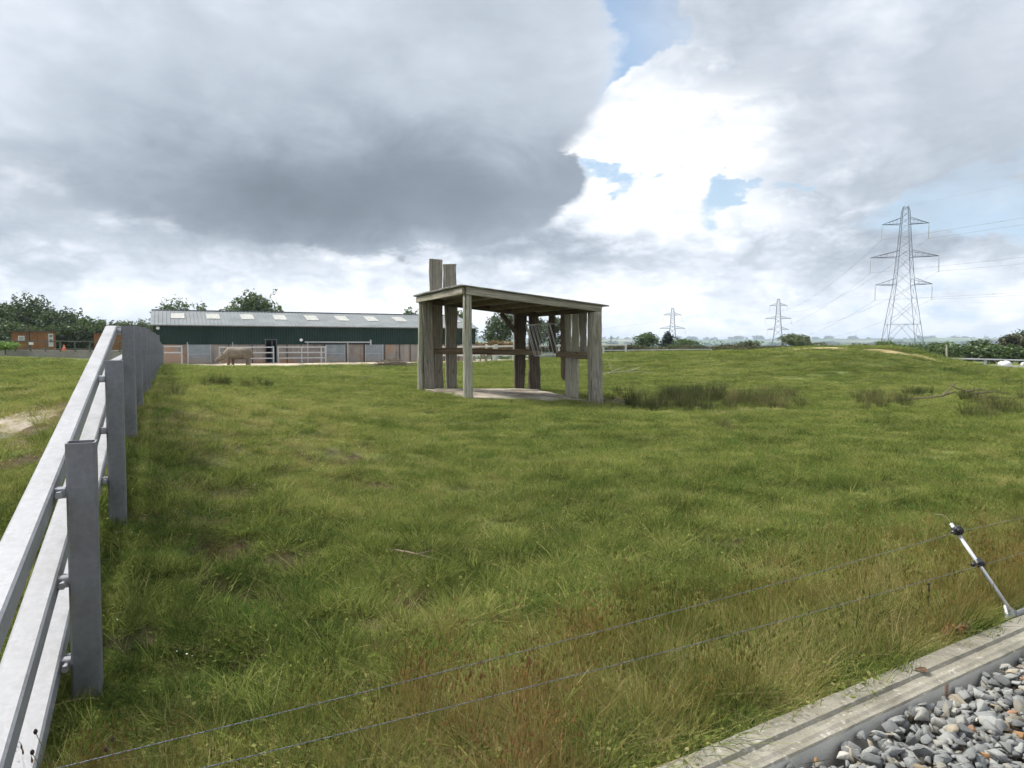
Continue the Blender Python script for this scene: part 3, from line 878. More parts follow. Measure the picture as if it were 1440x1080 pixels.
    d = np.hypot(x, y)
    pr = np.clip(.05 + .45*(fbm(x, y, .9, 3, 121) > .2), 0, 1)
    s = np.maximum(.8, d/14)*RNG.uniform(.4, .8, len(x)); h = s*RNG.uniform(.8, 1.2, len(x))
    bare = spots(BARE, x, y, .8)
    scatter('weeds', 'weed', 'low broad-leaved weeds among the grass', mb_dark, place(x, y, s, h, np.clip(.55+.4*fbm(x, y, .8, 3, 122), 0, 1), pr*(1-bare)), 5)
    # rushes
    pts = []
    def rush_band(px0, px1, py0, py1, n, s0, s1, tin):
        for _ in range(n):
            g = ground_at(random.uniform(px0, px1), random.uniform(py0, py1)); 
            pts.append((g.x, g.y, tz(g.x, g.y)-.02, random.uniform(s0, s1)*1.2, random.uniform(s0*.6, s1*.85), random.uniform(0, 6.28), tin + random.uniform(-.3, .35)))
    random.seed(5)
    rush_band(885, 1000, 556, 578, 60, .2, .9, .45); rush_band(935, 1130, 552, 576, 75, .2, .95, .7); rush_band(930, 1010, 560, 568, 22, .7, 1.0, .15); rush_band(1000, 1090, 562, 572, 22, .55, .8, .6)
    rush_band(288, 318, 541, 546, 10, .35, .7, .15); rush_band(340, 385, 540, 550, 12, .25, .6, .45); rush_band(235, 262, 543, 562, 9, .25, .5, .5); rush_band(400, 560, 535, 556, 16, .15, .35, .8)
    rush_band(1205, 1275, 554, 578, 34, .3, .75, .6); rush_band(1280, 1310, 555, 562, 8, .4, .7, .1); rush_band(1355, 1440, 552, 590, 34, .35, .7, .55); rush_band(1410, 1440, 536, 545, 8, .35, .5, .2)
    rush_band(858, 880, 548, 562, 10, .3, .55, .3); rush_band(940, 1060, 590, 612, 10, .25, .45, .7)
    scatter('rushes', 'rush', 'bed of tall dark green rushes right of the timber shelter and smaller tufts nearby', mb_rush, np.array(pts), 5)
    # little white flowers
    fm = m_plain('petal', (.75, .75, .70), .8, 0, .05)
    x, y = candidates(420, 2.5, 55)
    d = np.hypot(x, y); s = np.maximum(.8, d/16); pr = (fbm(x, y, 5, 3, 131) > .0) * .5
    scatter('clover_flowers', 'flower', 'scattered tiny white clover flowers in the turf', fm, place(x, y, s*RNG.uniform(.5, 1, len(x)), s, x*0, pr*(1-.8*zone_dry(x, y))), 3)
build_grass()

# ================================================================== MATERIALS for objects
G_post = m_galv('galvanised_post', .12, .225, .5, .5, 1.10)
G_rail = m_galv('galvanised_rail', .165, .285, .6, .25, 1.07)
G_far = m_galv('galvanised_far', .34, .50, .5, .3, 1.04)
G_bolt = m_galv('bolt_zinc', .25, .5, .35, .8)
W_grey = m_wood('weathered_timber', (.17, .155, .13), (.36, .33, .27), (.20, .17, .10), .35, .25)
W_pale = m_wood('pale_timber', (.26, .25, .20), (.50, .48, .39), (.30, .29, .18), .35, .2)
W_brown = m_wood('brown_timber', (.10, .075, .05), (.25, .19, .13), (.14, .10, .05), .4, .15)
W_dark = m_wood('dark_timber', (.055, .042, .032), (.14, .11, .085), (.07, .055, .03), .4, .2)
W_beam = m_wood('fascia_timber', (.20, .185, .15), (.42, .385, .31), (.25, .21, .14), .35, .15)
W_orange = m_wood('stained_timber', (.20, .095, .04), (.34, .17, .075), (.25, .12, .05), .4)
W_stick = m_wood('dead_wood', (.11, .085, .06), (.27, .22, .165), (.16, .12, .08), .3)

# ================================================================== the galvanised post and rail fence
def build_fence():
    o0 = Vector((fence_x(3.26), 3.26, fence_z(3.26)))
    root = empty('metal_fence', o0, 'long galvanised box-section post and rail fence running from the near left towards the barn', 'fence')
    along = Vector((-.484, 1, 0)).normalized()
    across = Vector((1, .484, 0)).normalized()           # to the right of the fence
    dd = [1.25] + [3.26 + 2.19*i for i in range(28)]
    hh = lambda d: float(np.interp(d, [3.26, 8, 9.9, 12.4, 16.8, 23.3, 35, 48, 62], [1.2, 1.2, 1.11, 1.15, 1.24, 1.32, 1.34, 1.4, 1.6]))
    for i, d in enumerate(dd):
        zb = fence_z(d); h = hh(d)
        if i == 14: h += .22
        rn = random.Random(i)
        c = Vector((fence_x(d), d, zb - .35))
        # hollow square tube
        a, b_, w = .060, .053, h + .35 + rn.uniform(-.01, .01) * (i > 2)
        rnd = [(-a+.01, -a), (a-.01, -a), (a, -a+.01), (a, a-.01), (a-.01, a), (-a+.01, a), (-a, a-.01), (-a, -a+.01)]
        inn = [(x*b_/a, y*b_/a) for x, y in rnd]
        vs = [(x, y, 0) for x, y in rnd] + [(x, y, w) for x, y in rnd] + [(x, y, w) for x, y in inn] + [(x, y, w - .5) for x, y in inn]
        fs = []
        for k in range(3):
            for j in range(8): fs.append((k*8+j, k*8+(j+1) % 8, (k+1)*8+(j+1) % 8, (k+1)*8+j))
        fs += [tuple(range(24, 32)), tuple(reversed(range(8)))]
        M, _ = frame(c, c + Vector((rn.uniform(-.008, .008), rn.uniform(-.006, .006), 1)), across)
        p = mesh_obj('post', vs, fs, G_post, root, M)
        if i <= 14:                                       # clamps between post and each rail
            for k, off in enumerate((-.05, -.43, -.80)):
                zc = zb + rail_off(d, k) - .05
                pc = Vector((fence_x(d), d, zc))
                m = MB()
                m.bar(pc - across*.10 - along*.0, pc - across*.058, .05, .045, Vector((0, 0, 1)))
                m.cyl(pc - across*.078 - along*.065, pc - across*.078 + along*.065, .011, n=8)
                m.cyl(pc - across*.078 - along*.078, pc - across*.078 - along*.060, .017, n=6)
                m.cyl(pc - across*.078 + along*.060, pc - across*.078 + along*.078, .017, n=6)
                m.build('bracket', G_bolt, root)
    # rails: straight first length up to the third post, then two-bay lengths
    cuts = [1.0, 7.62]
    while cuts[-1] < 60: cuts.append(min(cuts[-1] + 4.38, 62))
    for k in range(3):
        for a_, b_ in zip(cuts[:-1], cuts[1:]):
            def P(d, e=0):
                q = Vector((fence_x(d), d, fence_z_lin(d) + rail_off(d, k) - .05))
                return q - across * .152
            p0, p1 = P(a_), P(b_ - .012)
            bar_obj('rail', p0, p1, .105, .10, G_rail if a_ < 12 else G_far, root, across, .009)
def fence_z_lin(d):                                       # ground profile, straight under the first length of rail
    if d < 7.64: return -1.0 - .1485*(7.64 - d)
    return fence_z(d)
def rail_off(d, k):
    """height of a rail's top above the post foot"""
    s = (1.20, .82, .44)[k]
    if d < 7.64:
        # straight in space between the first posts
        z = (-.63 + (d-3.26)*.19, -1.045 + (d-3.26)*.198, -1.43 + (d-3.26)*.199)[k]
        return z - fence_z_lin(d)
    return (1.19, .815, .435)[k] * float(np.interp(d, [7.64, 9.9, 16.8, 35, 62], [1, .90, 1.0, 1.08, 1.25]))
_fz = fence_z
def fence_z_fit(d): return _fz(d)
build_fence()

# ================================================================== timber shelter
def SHP(u, v, z): 
    p = SH_C + SH_U*u + SH_V*v
    return Vector((p.x, p.y, z))
def roofz(u): return 1.585 - .0995*u
def build_shelter():
    root = empty('timber_shelter', SHP(SH_W/2, SH_D/2, -1.6), 'open rough timber shelter with sloping corrugated roof on a concrete slab in the paddock', 'shelter')
    U3, V3 = SH_U, SH_V
    # concrete floor
    mc, t, b = newmat('slab_concrete')
    p = t.pos()
    n = t.noise(p, 1.6, 6, .65, .4); n2 = t.noise(p, 30, 4)
    col = t.ramp(n*.8 + n2*.25, [(.38, (.09, .07, .05)), (.49, (.20, .17, .13)), (.60, (.36, .325, .265)), (.8, (.48, .445, .375))])
    setc(t, b, col, .9, 0, t.bump(n2 + n, .4, .01), .2)
    vs, fs = [], []
    N = 22; rnd = random.Random(3)
    for j in range(N+1):
        for i in range(N+1):
            u, v = i/N*SH_W, j/N*SH_D
            e = 0
            uu = u + (0 if 0 < i < N else (.05*math.sin(j*1.3)+rnd.uniform(-.04, .04)) + (.12 if i == N and j < 4 else 0) - (0.05 if i == 0 else 0))
            vv = v + (0 if 0 < j < N else (.05*math.sin(i*1.1)+rnd.uniform(-.04, .04)) - (.08 if j == 0 else 0))
            vs.append(SHP(uu, vv, float(slabz(u, v)) + .02 + rnd.uniform(-.004, .004)))
    n0 = len(vs)
    for j in range(N):
        for i in range(N):
            fs.append((j*(N+1)+i, j*(N+1)+i+1, (j+1)*(N+1)+i+1, (j+1)*(N+1)+i))
    ring = [i for i in range(N+1)] + [j*(N+1)+N for j in range(1, N+1)] + [N*(N+1)+i for i in range(N-1, -1, -1)] + [j*(N+1) for j in range(N-1, 0, -1)]
    for r in ring: vs.append(vs[r] + Vector((0, 0, -.25)))
    for k in range(len(ring)):
        k2 = (k+1) % len(ring); fs.append((ring[k], n0+k, n0+k2, ring[k2]))
    s = mesh_obj('concrete_slab', vs, fs, mc)
    tag(s, 'cracked pale concrete floor slab under the timber shelter', None, None, 'structure')
    gz = lambda u, v: float(slabz(u, v)) - .25
    # posts
    log_obj('post', SHP(.0, .0, gz(0, 0)), SHP(.02, .0, roofz(0) - .20), .138, W_pale, root, 4, .128)
    log_obj('post', SHP(-.07, SH_D-.10, gz(0, SH_D)), SHP(-.05, SH_D-.12, roofz(0) - .17), .105, W_pale, root, 5, .09)
    plank_obj('post', SHP(.20, SH_D-.22, gz(.2, SH_D)), SHP(.14, SH_D-.2, roofz(.1) - .17), .33, .24, W_grey, root, U3 + V3*-.1, 6, .02)
    log_obj('post', SHP(SH_W-.02, .0, gz(SH_W, 0)), SHP(SH_W-.02, .0, roofz(SH_W) - .19), .215, W_grey, root, 8, .20)
    plank_obj('post', SHP(SH_W+.16, .16, gz(SH_W, 0)), SHP(SH_W+.17, .14, roofz(SH_W) - .04), .26, .09, W_grey, root, V3, 9, .015)
    plank_obj('post', SHP(4.22, SH_D-.05, gz(4.1, SH_D)), SHP(4.17, SH_D-.05, roofz(4.2) - .14), .36, .22, W_dark, root, U3, 10, .03)
    # tall boards at the back left that rise past the roof
    plank_obj('board', SHP(.60, SH_D+.17, gz(.5, SH_D)), SHP(.57, SH_D+.17, 2.90), .42, .10, W_grey, root, U3, 21, .026, .45, (0, .02))
    plank_obj('board', SHP(1.10, SH_D+.17, gz(1, SH_D)), SHP(1.09, SH_D+.19, 2.76), .37, .10, W_grey, root, U3, 22, .036, .48, (0, -.03))
    plank_obj('board', SHP(3.64, SH_D+.06, gz(3.6, SH_D)), SHP(3.70, SH_D+.06, roofz(3.6) - .16), .36, .10, W_dark, root, U3, 23, .025, .50)  # dark timber colour puts in the shade of this back-lit board
    # right-hand side boards
    for k, (v, w, z0, mt, w1) in enumerate(((.45, .30, None, W_grey, .36), (.97, .34, -.30, W_grey, .38), (1.47, .34, None, W_pale, .38), (1.95, .30, None, W_pale, .35), (2.33, .20, -1.17, W_brown, .28), (3.15, .40, -.26, W_dark, .42))):
        zb = gz(SH_W, v) if z0 is None else z0
        plank_obj('board', SHP(SH_W+.10, v, zb), SHP(SH_W+.10, v+.02, roofz(SH_W) - .03), w, .08, mt, root, V3, 30+k, .028, w1, (.12 if z0 else 0, 0))
    # mid rails
    plank_obj('rail', SHP(.25, SH_D-.02, -.215), SHP(4.42, SH_D-.12, -.305), .20, .10, W_brown, root, Vector((0, 0, 1)), 41, .012)
    plank_obj('rail', SHP(SH_W-.02, .22, -.36), SHP(SH_W-.02, 2.55, -.335), .21, .10, W_brown, root, Vector((0, 0, 1)), 42, .012)
    # brace
    plank_obj('brace', SHP(2.90, SH_D-.02, 1.10), SHP(3.52, SH_D-.02, .40), .17, .08, W_dark, root, Vector((1, 0, 1)), 43, .01)
    # head beams and fascia
    plank_obj('fascia', SHP(-.07, -.13, roofz(0) - .105), SHP(SH_W+.10, -.13, roofz(SH_W) - .105), .20, .07, W_beam, root, Vector((0, 0, 1)), 44, .006)
    plank_obj('fascia', SHP(-.14, -.09, roofz(0) - .100), SHP(-.14, SH_D+.05, roofz(0) - .10), .18, .07, W_beam, root, Vector((0, 0, 1)), 45, .002)
    plank_obj('beam', SHP(-.05, SH_D-.10, roofz(0) - .105), SHP(SH_W+.05, SH_D-.10, roofz(SH_W) - .105), .19, .10, W_dark, root, Vector((0, 0, 1)), 46, .006)
    plank_obj('beam', SHP(SH_W-.0, .0, roofz(SH_W) - .12), SHP(SH_W-.0, SH_D-.16, roofz(SH_W) - .12), .15, .09, W_dark, root, Vector((0, 0, 1)), 47, .006)
    for k, u in enumerate((.75, 1.6, 2.45, 3.3)):
        plank_obj('rafter', SHP(u, -.05, roofz(u) - .10), SHP(u, SH_D-.03, roofz(u) - .10), .15, .07, W_brown, root, Vector((0, 0, 1)), 50+k, .004)
    # corrugated roof sheets, five laid side by side, corrugations running down the slope
    mr, t, b = newmat('fibre_cement_roof')
    n = t.noise(t.pos(), 3, 6, .6)
    setc(t, b, t.ramp(n, [(.3, (.14, .135, .12)), (.7, (.34, .33, .30))]), .9, 0, t.bump(n, .3, .01))
    for k in range(5):
        v0, v1 = -.22 + k*.975, -.22 + (k+1)*.975 + .03
        n_ = 42; u0, u1 = -.24, SH_W + .30
        vs = []
        lift = .003 * (k % 2)
        for th in (0, -.010):
            for u in (u0 - .02*(k % 2), u1 + .02*((k+1) % 2)):
                for i in range(n_+1):
                    v = v0 + (v1-v0)*i/n_
                    q = SHP(u, v, roofz(u) + .012 + .026*math.sin(2*math.pi*v/.146) + .02 + lift + th)
                    vs.append(q)
        m = n_+1; fs = []
        for i in range(n_):
            fs.append((i, i+1, m+i+1, m+i)); fs.append((2*m+i+1, 2*m+i, 3*m+i, 3*m+i+1))
            fs.append((i+1, i, 2*m+i, 2*m+i+1)); fs.append((m+i, m+i+1, 3*m+i+1, 3*m+i))
        fs.append((0, m, 3*m, 2*m)); fs.append((m-1, 3*m-1, 4*m-1, 2*m-1))
        mesh_obj('roof_sheet', vs, fs, mr, root)
    # galvanised hay rack on the far right side
    hr = empty('hay_rack', SHP(SH_W-.05, 3.3, -.4), 'galvanised slatted hay rack hung in the far right corner of the timber shelter', 'hay rack')
    m = MB()
    T0, T1 = SHP(SH_W-.35, 2.45, .69), SHP(SH_W-.35, 4.35, .69)
    B0, B1 = SHP(SH_W-.02, 2.45, -.42), SHP(SH_W-.02, 4.35, -.42)
    for a_, b_ in ((T0, T1), (B0, B1), (T0, B0), (T1, B1), (T0, SHP(SH_W, 2.45, .66)), (T1, SHP(SH_W, 4.35, .66))): m.cyl(a_, b_, .020, n=8)
    m.build('frame', G_far, hr)
    m = MB()
    for i in range(13):
        f = (i+.5)/13
        s_ = .05 if i % 2 else -.05
        m.cyl(T0.lerp(T1, f), B0.lerp(B1, min(1, max(0, f+s_))), .010, n=6)
    m.build('bars', G_far, hr)
build_shelter()

# ================================================================== barn
def BP(s, v, z): 
    p = BA + BU*s + BV*v
    return Vector((p.x, p.y, z))
def barn_s(px):
    r = (px-720)/F
    return BD0*(r+.503)/((BU.x) - BU.y*r)
def build_barn():
    L, Wd = 31.8, 12.4
    zg, ze, zj = -1.82, 1.76, -.02
    root = empty('barn', BP(L/2, Wd/2, zg), 'long low barn with dark green cladding over pinkish walls and grey roof with skylights', 'barn')
    m_green, t, b = newmat('green_cladding'); n = t.noise(t.pos(), .4, 4)
    setc(t, b, t.ramp(n, [(.3, (.010, .029, .022)), (.7, (.018, .043, .034))]), .75, 0, None, .25)
    m_roof, t, b = newmat('barn_roof_metal'); p = t.pos(); n = t.noise(p, .6, 6, .65)
    setc(t, b, t.ramp(n, [(.3, (.135, .15, .155)), (.7, (.205, .22, .225))]), .85, .0, None, .15)
    m_sky, t, b = newmat('skylight_sheet')
    setc(t, b, t.ramp(t.noise(t.pos(), 2.5, 4), [(.3, (.27, .27, .25)), (.7, (.40, .40, .375))]), .75, 0, None, .2)
    m_wall, t, b = newmat('painted_concrete_wall')
    p = t.pos()
    n = t.noise(p, .8, 6, .65); st = t.noise(t.scaled(p, (1, 1, .35)), 1.1, 6, .7)
    sep = t.node('ShaderNodeSeparateXYZ'); t.link(p, sep.inputs[0]); Z = S(t.t, sep.outputs[2])
    col = t.ramp(n, [(.3, (.17, .145, .125)), (.5, (.25, .21, .18)), (.7, (.34, .295, .255))])
    col = t.mix((st + (Z*-.22 - .35)*.6).step(.42, .62), col, (.26, .22, .19))
    col = t.mix((t.noise(t.scaled(p, (1, 1, .6)), .45, 4, .6) + (Z*-.1-.08)).step(.52, .60)*.8, col, (.34, .17, .08))
    col = t.mix(t.noise(t.scaled(p, (2.5, 2.5, .25)), 1.3, 4, .65).step(.52, .68)*.55, col, (.12, .09, .075))
    cell = t.vor(t.scaled(p, (.55, .55, .25)), 1.0, 'Color'); sc = t.node('ShaderNodeSeparateColor'); t.link(cell, sc.inputs[0])
    col = t.mix(S(t.t, sc.outputs[0]) * .30, col, (.42, .40, .37))
    setc(t, b, col, .9, 0, t.bump(n, .3, .02), .2)
    m_door, t, b = newmat('galvanised_door')
    p = t.pos(); n = t.noise(p, 1.4, 6, .65); sep = t.node('ShaderNodeSeparateXYZ'); t.link(p, sep.inputs[0]); Z = S(t.t, sep.outputs[2])
    col = t.ramp(n, [(.3, (.18, .21, .23)), (.7, (.29, .325, .35))])
    col = t.mix((t.noise(p, 2.2, 5, .7) + (Z*-.28-.30)).step(.5, .66), col, (.30, .26, .22))
    setc(t, b, col, .6, .2)
    m_dark = m_plain('dark_interior', (.012, .012, .012), .9)
    def seg(name, s0, s1, v0, v1, z0, z1, mat, par=root):
        m = MB()
        A = [BP(s0, v0, z0), BP(s1, v0, z0), BP(s1, v1, z0), BP(s0, v1, z0)]
        vs = A + [Vector((a.x, a.y, z1)) for a in A]
        m.raw(vs, [(0,3,2,1),(4,5,6,7),(0,1,5,4),(1,2,6,5),(2,3,7,6),(3,0,4,7)])
        return m.build(name, mat, par)
    d0, d1, dz = barn_s(373), barn_s(390), .42
    # pinkish concrete walls: front in two lengths either side of the doorway, gables, back
    seg('wall', 0, d0, 0, .18, zg-.3, zj, m_wall); seg('wall', d1, L, 0, .18, zg-.3, zj, m_wall)
    seg('wall', 0, .18, .185, Wd, zg-.3, zj, m_wall); seg('wall', L-.18, L, .185, Wd, zg-.3, zj, m_wall)
    seg('wall', .185, L-.185, Wd-.18, Wd-.003, zg-.3, zj, m_wall)
    # vertical joints in the wall: thin dark channel posts
    chm = m_plain('channel_iron', (.07, .06, .055), .8)
    for px in (295, 322, 355, 404, 424, 456.5, 487, 512, 541, 562, 577, 604, 625, 645):
        s = barn_s(px); MB().bar(BP(s, -.03, zg-.1), BP(s, -.03, zj-.01), .10, .06, BU).build('wall_channel', chm, root)
    # ribbed green cladding: one sheet of trapezoid ribs per run
    def clad(name, s0, s1, z0, z1, v=-.06):
        vs, fs = [], []; s = s0; pr = []
        while s < s1:
            for ds, dv in ((0, 0), (.14, 0), (.165, .035), (.22, .035), (.245, 0)):
                if s+ds < s1: pr.append((s+ds, v - dv))
            s += .25
        pr.append((s1, v))
        for (a, c) in pr: vs += [BP(a, c, z0), BP(a, c, z1)]
        for k in range(len(pr)-1): fs.append((2*k, 2*k+2, 2*k+3, 2*k+1))
        n0 = len(vs)                                       # flat back gives the sheet body
        vs += [BP(s0, .10, z0), BP(s0, .10, z1), BP(s1, .10, z0), BP(s1, .10, z1)]
        fs += [(n0, n0+1, 1, 0), (len(pr)*2-2, len(pr)*2-1, n0+3, n0+2), (n0+2, n0+3, n0+1, n0)]
        return mesh_obj(name, vs, fs, m_green, root)
    clad('cladding', 0, d0, zj, ze); clad('cladding', d0, d1, dz, ze); clad('cladding', d1, L, zj, ze)
    # gable cladding
    for s0, s1 in ((-.06, .10), (L-.10, L+.06)):
        A = [BP(s0, .12, zj), BP(s0, Wd, zj), BP(s0, Wd, ze), BP(s0, Wd/2, ze+.25*Wd/2), BP(s0, .12, ze)]
        B = [a + BU*(s1-s0) for a in A]
        vs = A + B; fs = [(0,1,2,3,4), (9,8,7,6,5)] + [(i, 5+i, 5+(i+1) % 5, (i+1) % 5) for i in range(5)]
        mesh_obj('gable', vs, fs, m_green, root)
    seg('cladding', .11, L-.11, Wd-.12, Wd+.04, zj, ze, m_green)
    # doorway recess: near-black panels stand in for the shade inside
    m = MB()
    for s0, s1, v0, v1, z0, z1 in ((d0-.3, d1+.3, 1.9, 2.0, zg-.05, dz+.1), (d0-.35, d0-.3, .2, 2.0, zg-.05, dz+.1), (d1+.3, d1+.35, .2, 2.0, zg-.05, dz+.1)):
        A = [BP(s0, v0, z0), BP(s1, v0, z0), BP(s1, v1, z0), BP(s0, v1, z0)]
        m.raw(A + [Vector((a.x, a.y, z1)) for a in A], [(0,3,2,1),(4,5,6,7),(0,1,5,4),(1,2,6,5),(2,3,7,6),(3,0,4,7)])
    m.build('doorway_dark_panels', m_dark, root)
    fm = MB()
    for s in (d0+.05, d1-.05): fm.bar(BP(s, -.10, zg-.1), BP(s, -.10, dz), .10, .08, BU)
    fm.bar(BP((d0+d1)/2+.1, -.02, zg-.1), BP((d0+d1)/2+.1, -.02, dz-.06), .09, .06, BU)
    fm.bar(BP(d0-.05, -.1, dz+.04), BP(d1+.05, -.1, dz+.04), .08, .08)
    fm.build('door_frame', m_plain('door_steel', (.09, .11, .12), .7), root)
    # roof, two pitches with standing ribs
    ov = .25
    for side in (0, 1):
        m = MB(); sl = .25
        def RP(s, w, up=0.0):
            v = w if side == 0 else Wd - w
            p = BP(s, v, ze + .06 + sl*w + up); return p
        s = -ov; pr = []
        while s < L+ov:
            for ds, dz_ in ((0, 0), (.22, 0), (.25, .05), (.30, .05), (.33, 0)):
                if s+ds <= L+ov: pr.append((s+ds, dz_))
            s += .34
        vs, fs = [], []
        for (a, c) in pr: vs += [RP(a, -.30, c), RP(a, Wd/2, c)]
        for k in range(len(pr)-1): fs.append((2*k, 2*k+2, 2*k+3, 2*k+1) if side == 0 else (2*k, 2*k+1, 2*k+3, 2*k+2))
        n0 = len(vs)
        vs += [RP(-ov, -.30, -.05), RP(-ov, Wd/2, -.05), RP(L+ov, -.30, -.05), RP(L+ov, Wd/2, -.05)]
        fs += [(n0, n0+1, n0+3, n0+2), (n0, n0+2, len(pr)*2-2, 0), (n0, 0, 1, n0+1), (n0+2, n0+3, len(pr)*2-1, len(pr)*2-2)]
        rf = mesh_obj('roof', vs, fs, m_roof, root)
        if side == 0:
            for k in range(10):
                s0 = 1.45 + k*3.16; w0, w1 = 2.35, 4.6
                vs = [RP(s0, w0, .075), RP(s0+1.2, w0, .075), RP(s0+1.2, w1, .075), RP(s0, w1, .075)]
                vs += [v - Vector((0, 0, .09)) for v in vs]
                mesh_obj('skylight', vs, [(0,1,2,3),(7,6,5,4),(0,4,5,1),(1,5,6,2),(2,6,7,3),(3,7,4,0)], m_sky, rf)
    MB().bar(BP(-ov, Wd/2, ze+.25*Wd/2+.10), BP(L+ov, Wd/2, ze+.25*Wd/2+.10), .42, .07, BV).build('ridge_cap', m_roof, root)
    MB().bar(BP(-.2, -.36, ze-.03), BP(L+.2, -.36, ze-.03), .13, .11, BV).build('gutter', m_plain('gutter_grey', (.16, .165, .16), .7), root)
    # sliding doors
    for (a, c, z1) in ((265, 297, -.02), (458, 485, -.02), (513, 538, -.02)):
        s0, s1 = barn_s(a), barn_s(c)
        dr = seg('sliding_door', s0, s1, -.20, -.12, zg+.02, z1-.03, m_door)
        m = MB()
        for s in (s0+.03, s1-.03): m.bar(BP(s, -.23, zg+.02), BP(s, -.23, z1), .07, .05, BU)
        m.bar(BP(s0, -.23, -.95), BP(s1, -.23, -.95), .05, .04, BV)
        m.build('door_frame', G_far, dr)
    # door track pipe with its hangers
    m = MB(); s0, s1 = barn_s(428), barn_s(520)
    m.cyl(BP(s0, -.45, .20), BP(s1, -.45, .20), .065, n=8)
    m.bar(BP(s1, -.45, -.1), BP(s1, -.45, .45), .16, .12, BU)
    for px in (432, 488): m.cyl(BP(barn_s(px), -.45, zg-.1), BP(barn_s(px), -.45, .15), .05, n=8)
    m.build('door_track', G_far, root)
    for px in (264, 327): MB().cyl(BP(barn_s(px), -.6, zg-.1), BP(barn_s(px), -.6, .18), .05, n=8).build('standpipe', G_far, root)
    lm = m_plain('lamp_white', (.75, .75, .72), .5)
    for px, z in ((223.5, 1.45), (423.5, .40)):
        s = barn_s(px); m = MB(); m.cyl(BP(s, -.10, z), BP(s, -.26, z+.02), .13, .15, 12); m.bar(BP(s, -.06, z), BP(s, -.12, z), .10, .10); m.build('wall_lamp', lm, root)
build_barn()

# pens and gates in front of the barn
def pen(name, label, cat, px0, px1, posts, zr, v, zg=-1.84, r=.05, group=None, mat=None, pw=.11):
    mat = mat or G_far
    def at_px(px):
        rr = (px-720)/F; o = BA + BV*v                    # line parallel to the barn front
        s = (rr*o.y - o.x)/(BU.x - rr*BU.y); return o + BU*s
    a, b = at_px(px0), at_px(px1)
    root = empty(name, (a.x, a.y, zg), label, cat, group)
    for px in posts:
        q = at_px(px); h = max(zr) + .10
        MB().bar(Vector((q.x, q.y, zg-.2)), Vector((q.x, q.y, h)), pw, pw, BU).build('post', mat, root)
    for z in zr:
        MB().bar(Vector((a.x, a.y, z)) - BV*.1, Vector((b.x, b.y, z)) - BV*.1, r*2, r*2, BV).build('rail', mat, root)
    return root
pen('pen_gate', 'short galvanised gate at the left corner of the barn yard', 'gate', 231, 257, (256,), (-.20, -.75), -2.6)
pen('pen_fence', 'galvanised three-rail pen fence behind the rhinoceros', 'fence', 309, 385, (309, 385), (-.29, -.80, -1.33), -2.0)
pen('pen_fence', 'galvanised three-rail pen fence right of the dark barn doorway', 'fence', 391, 458, (391.5, 424.5, 452, 457.5), (-.29, -.80, -1.33), -2.0)

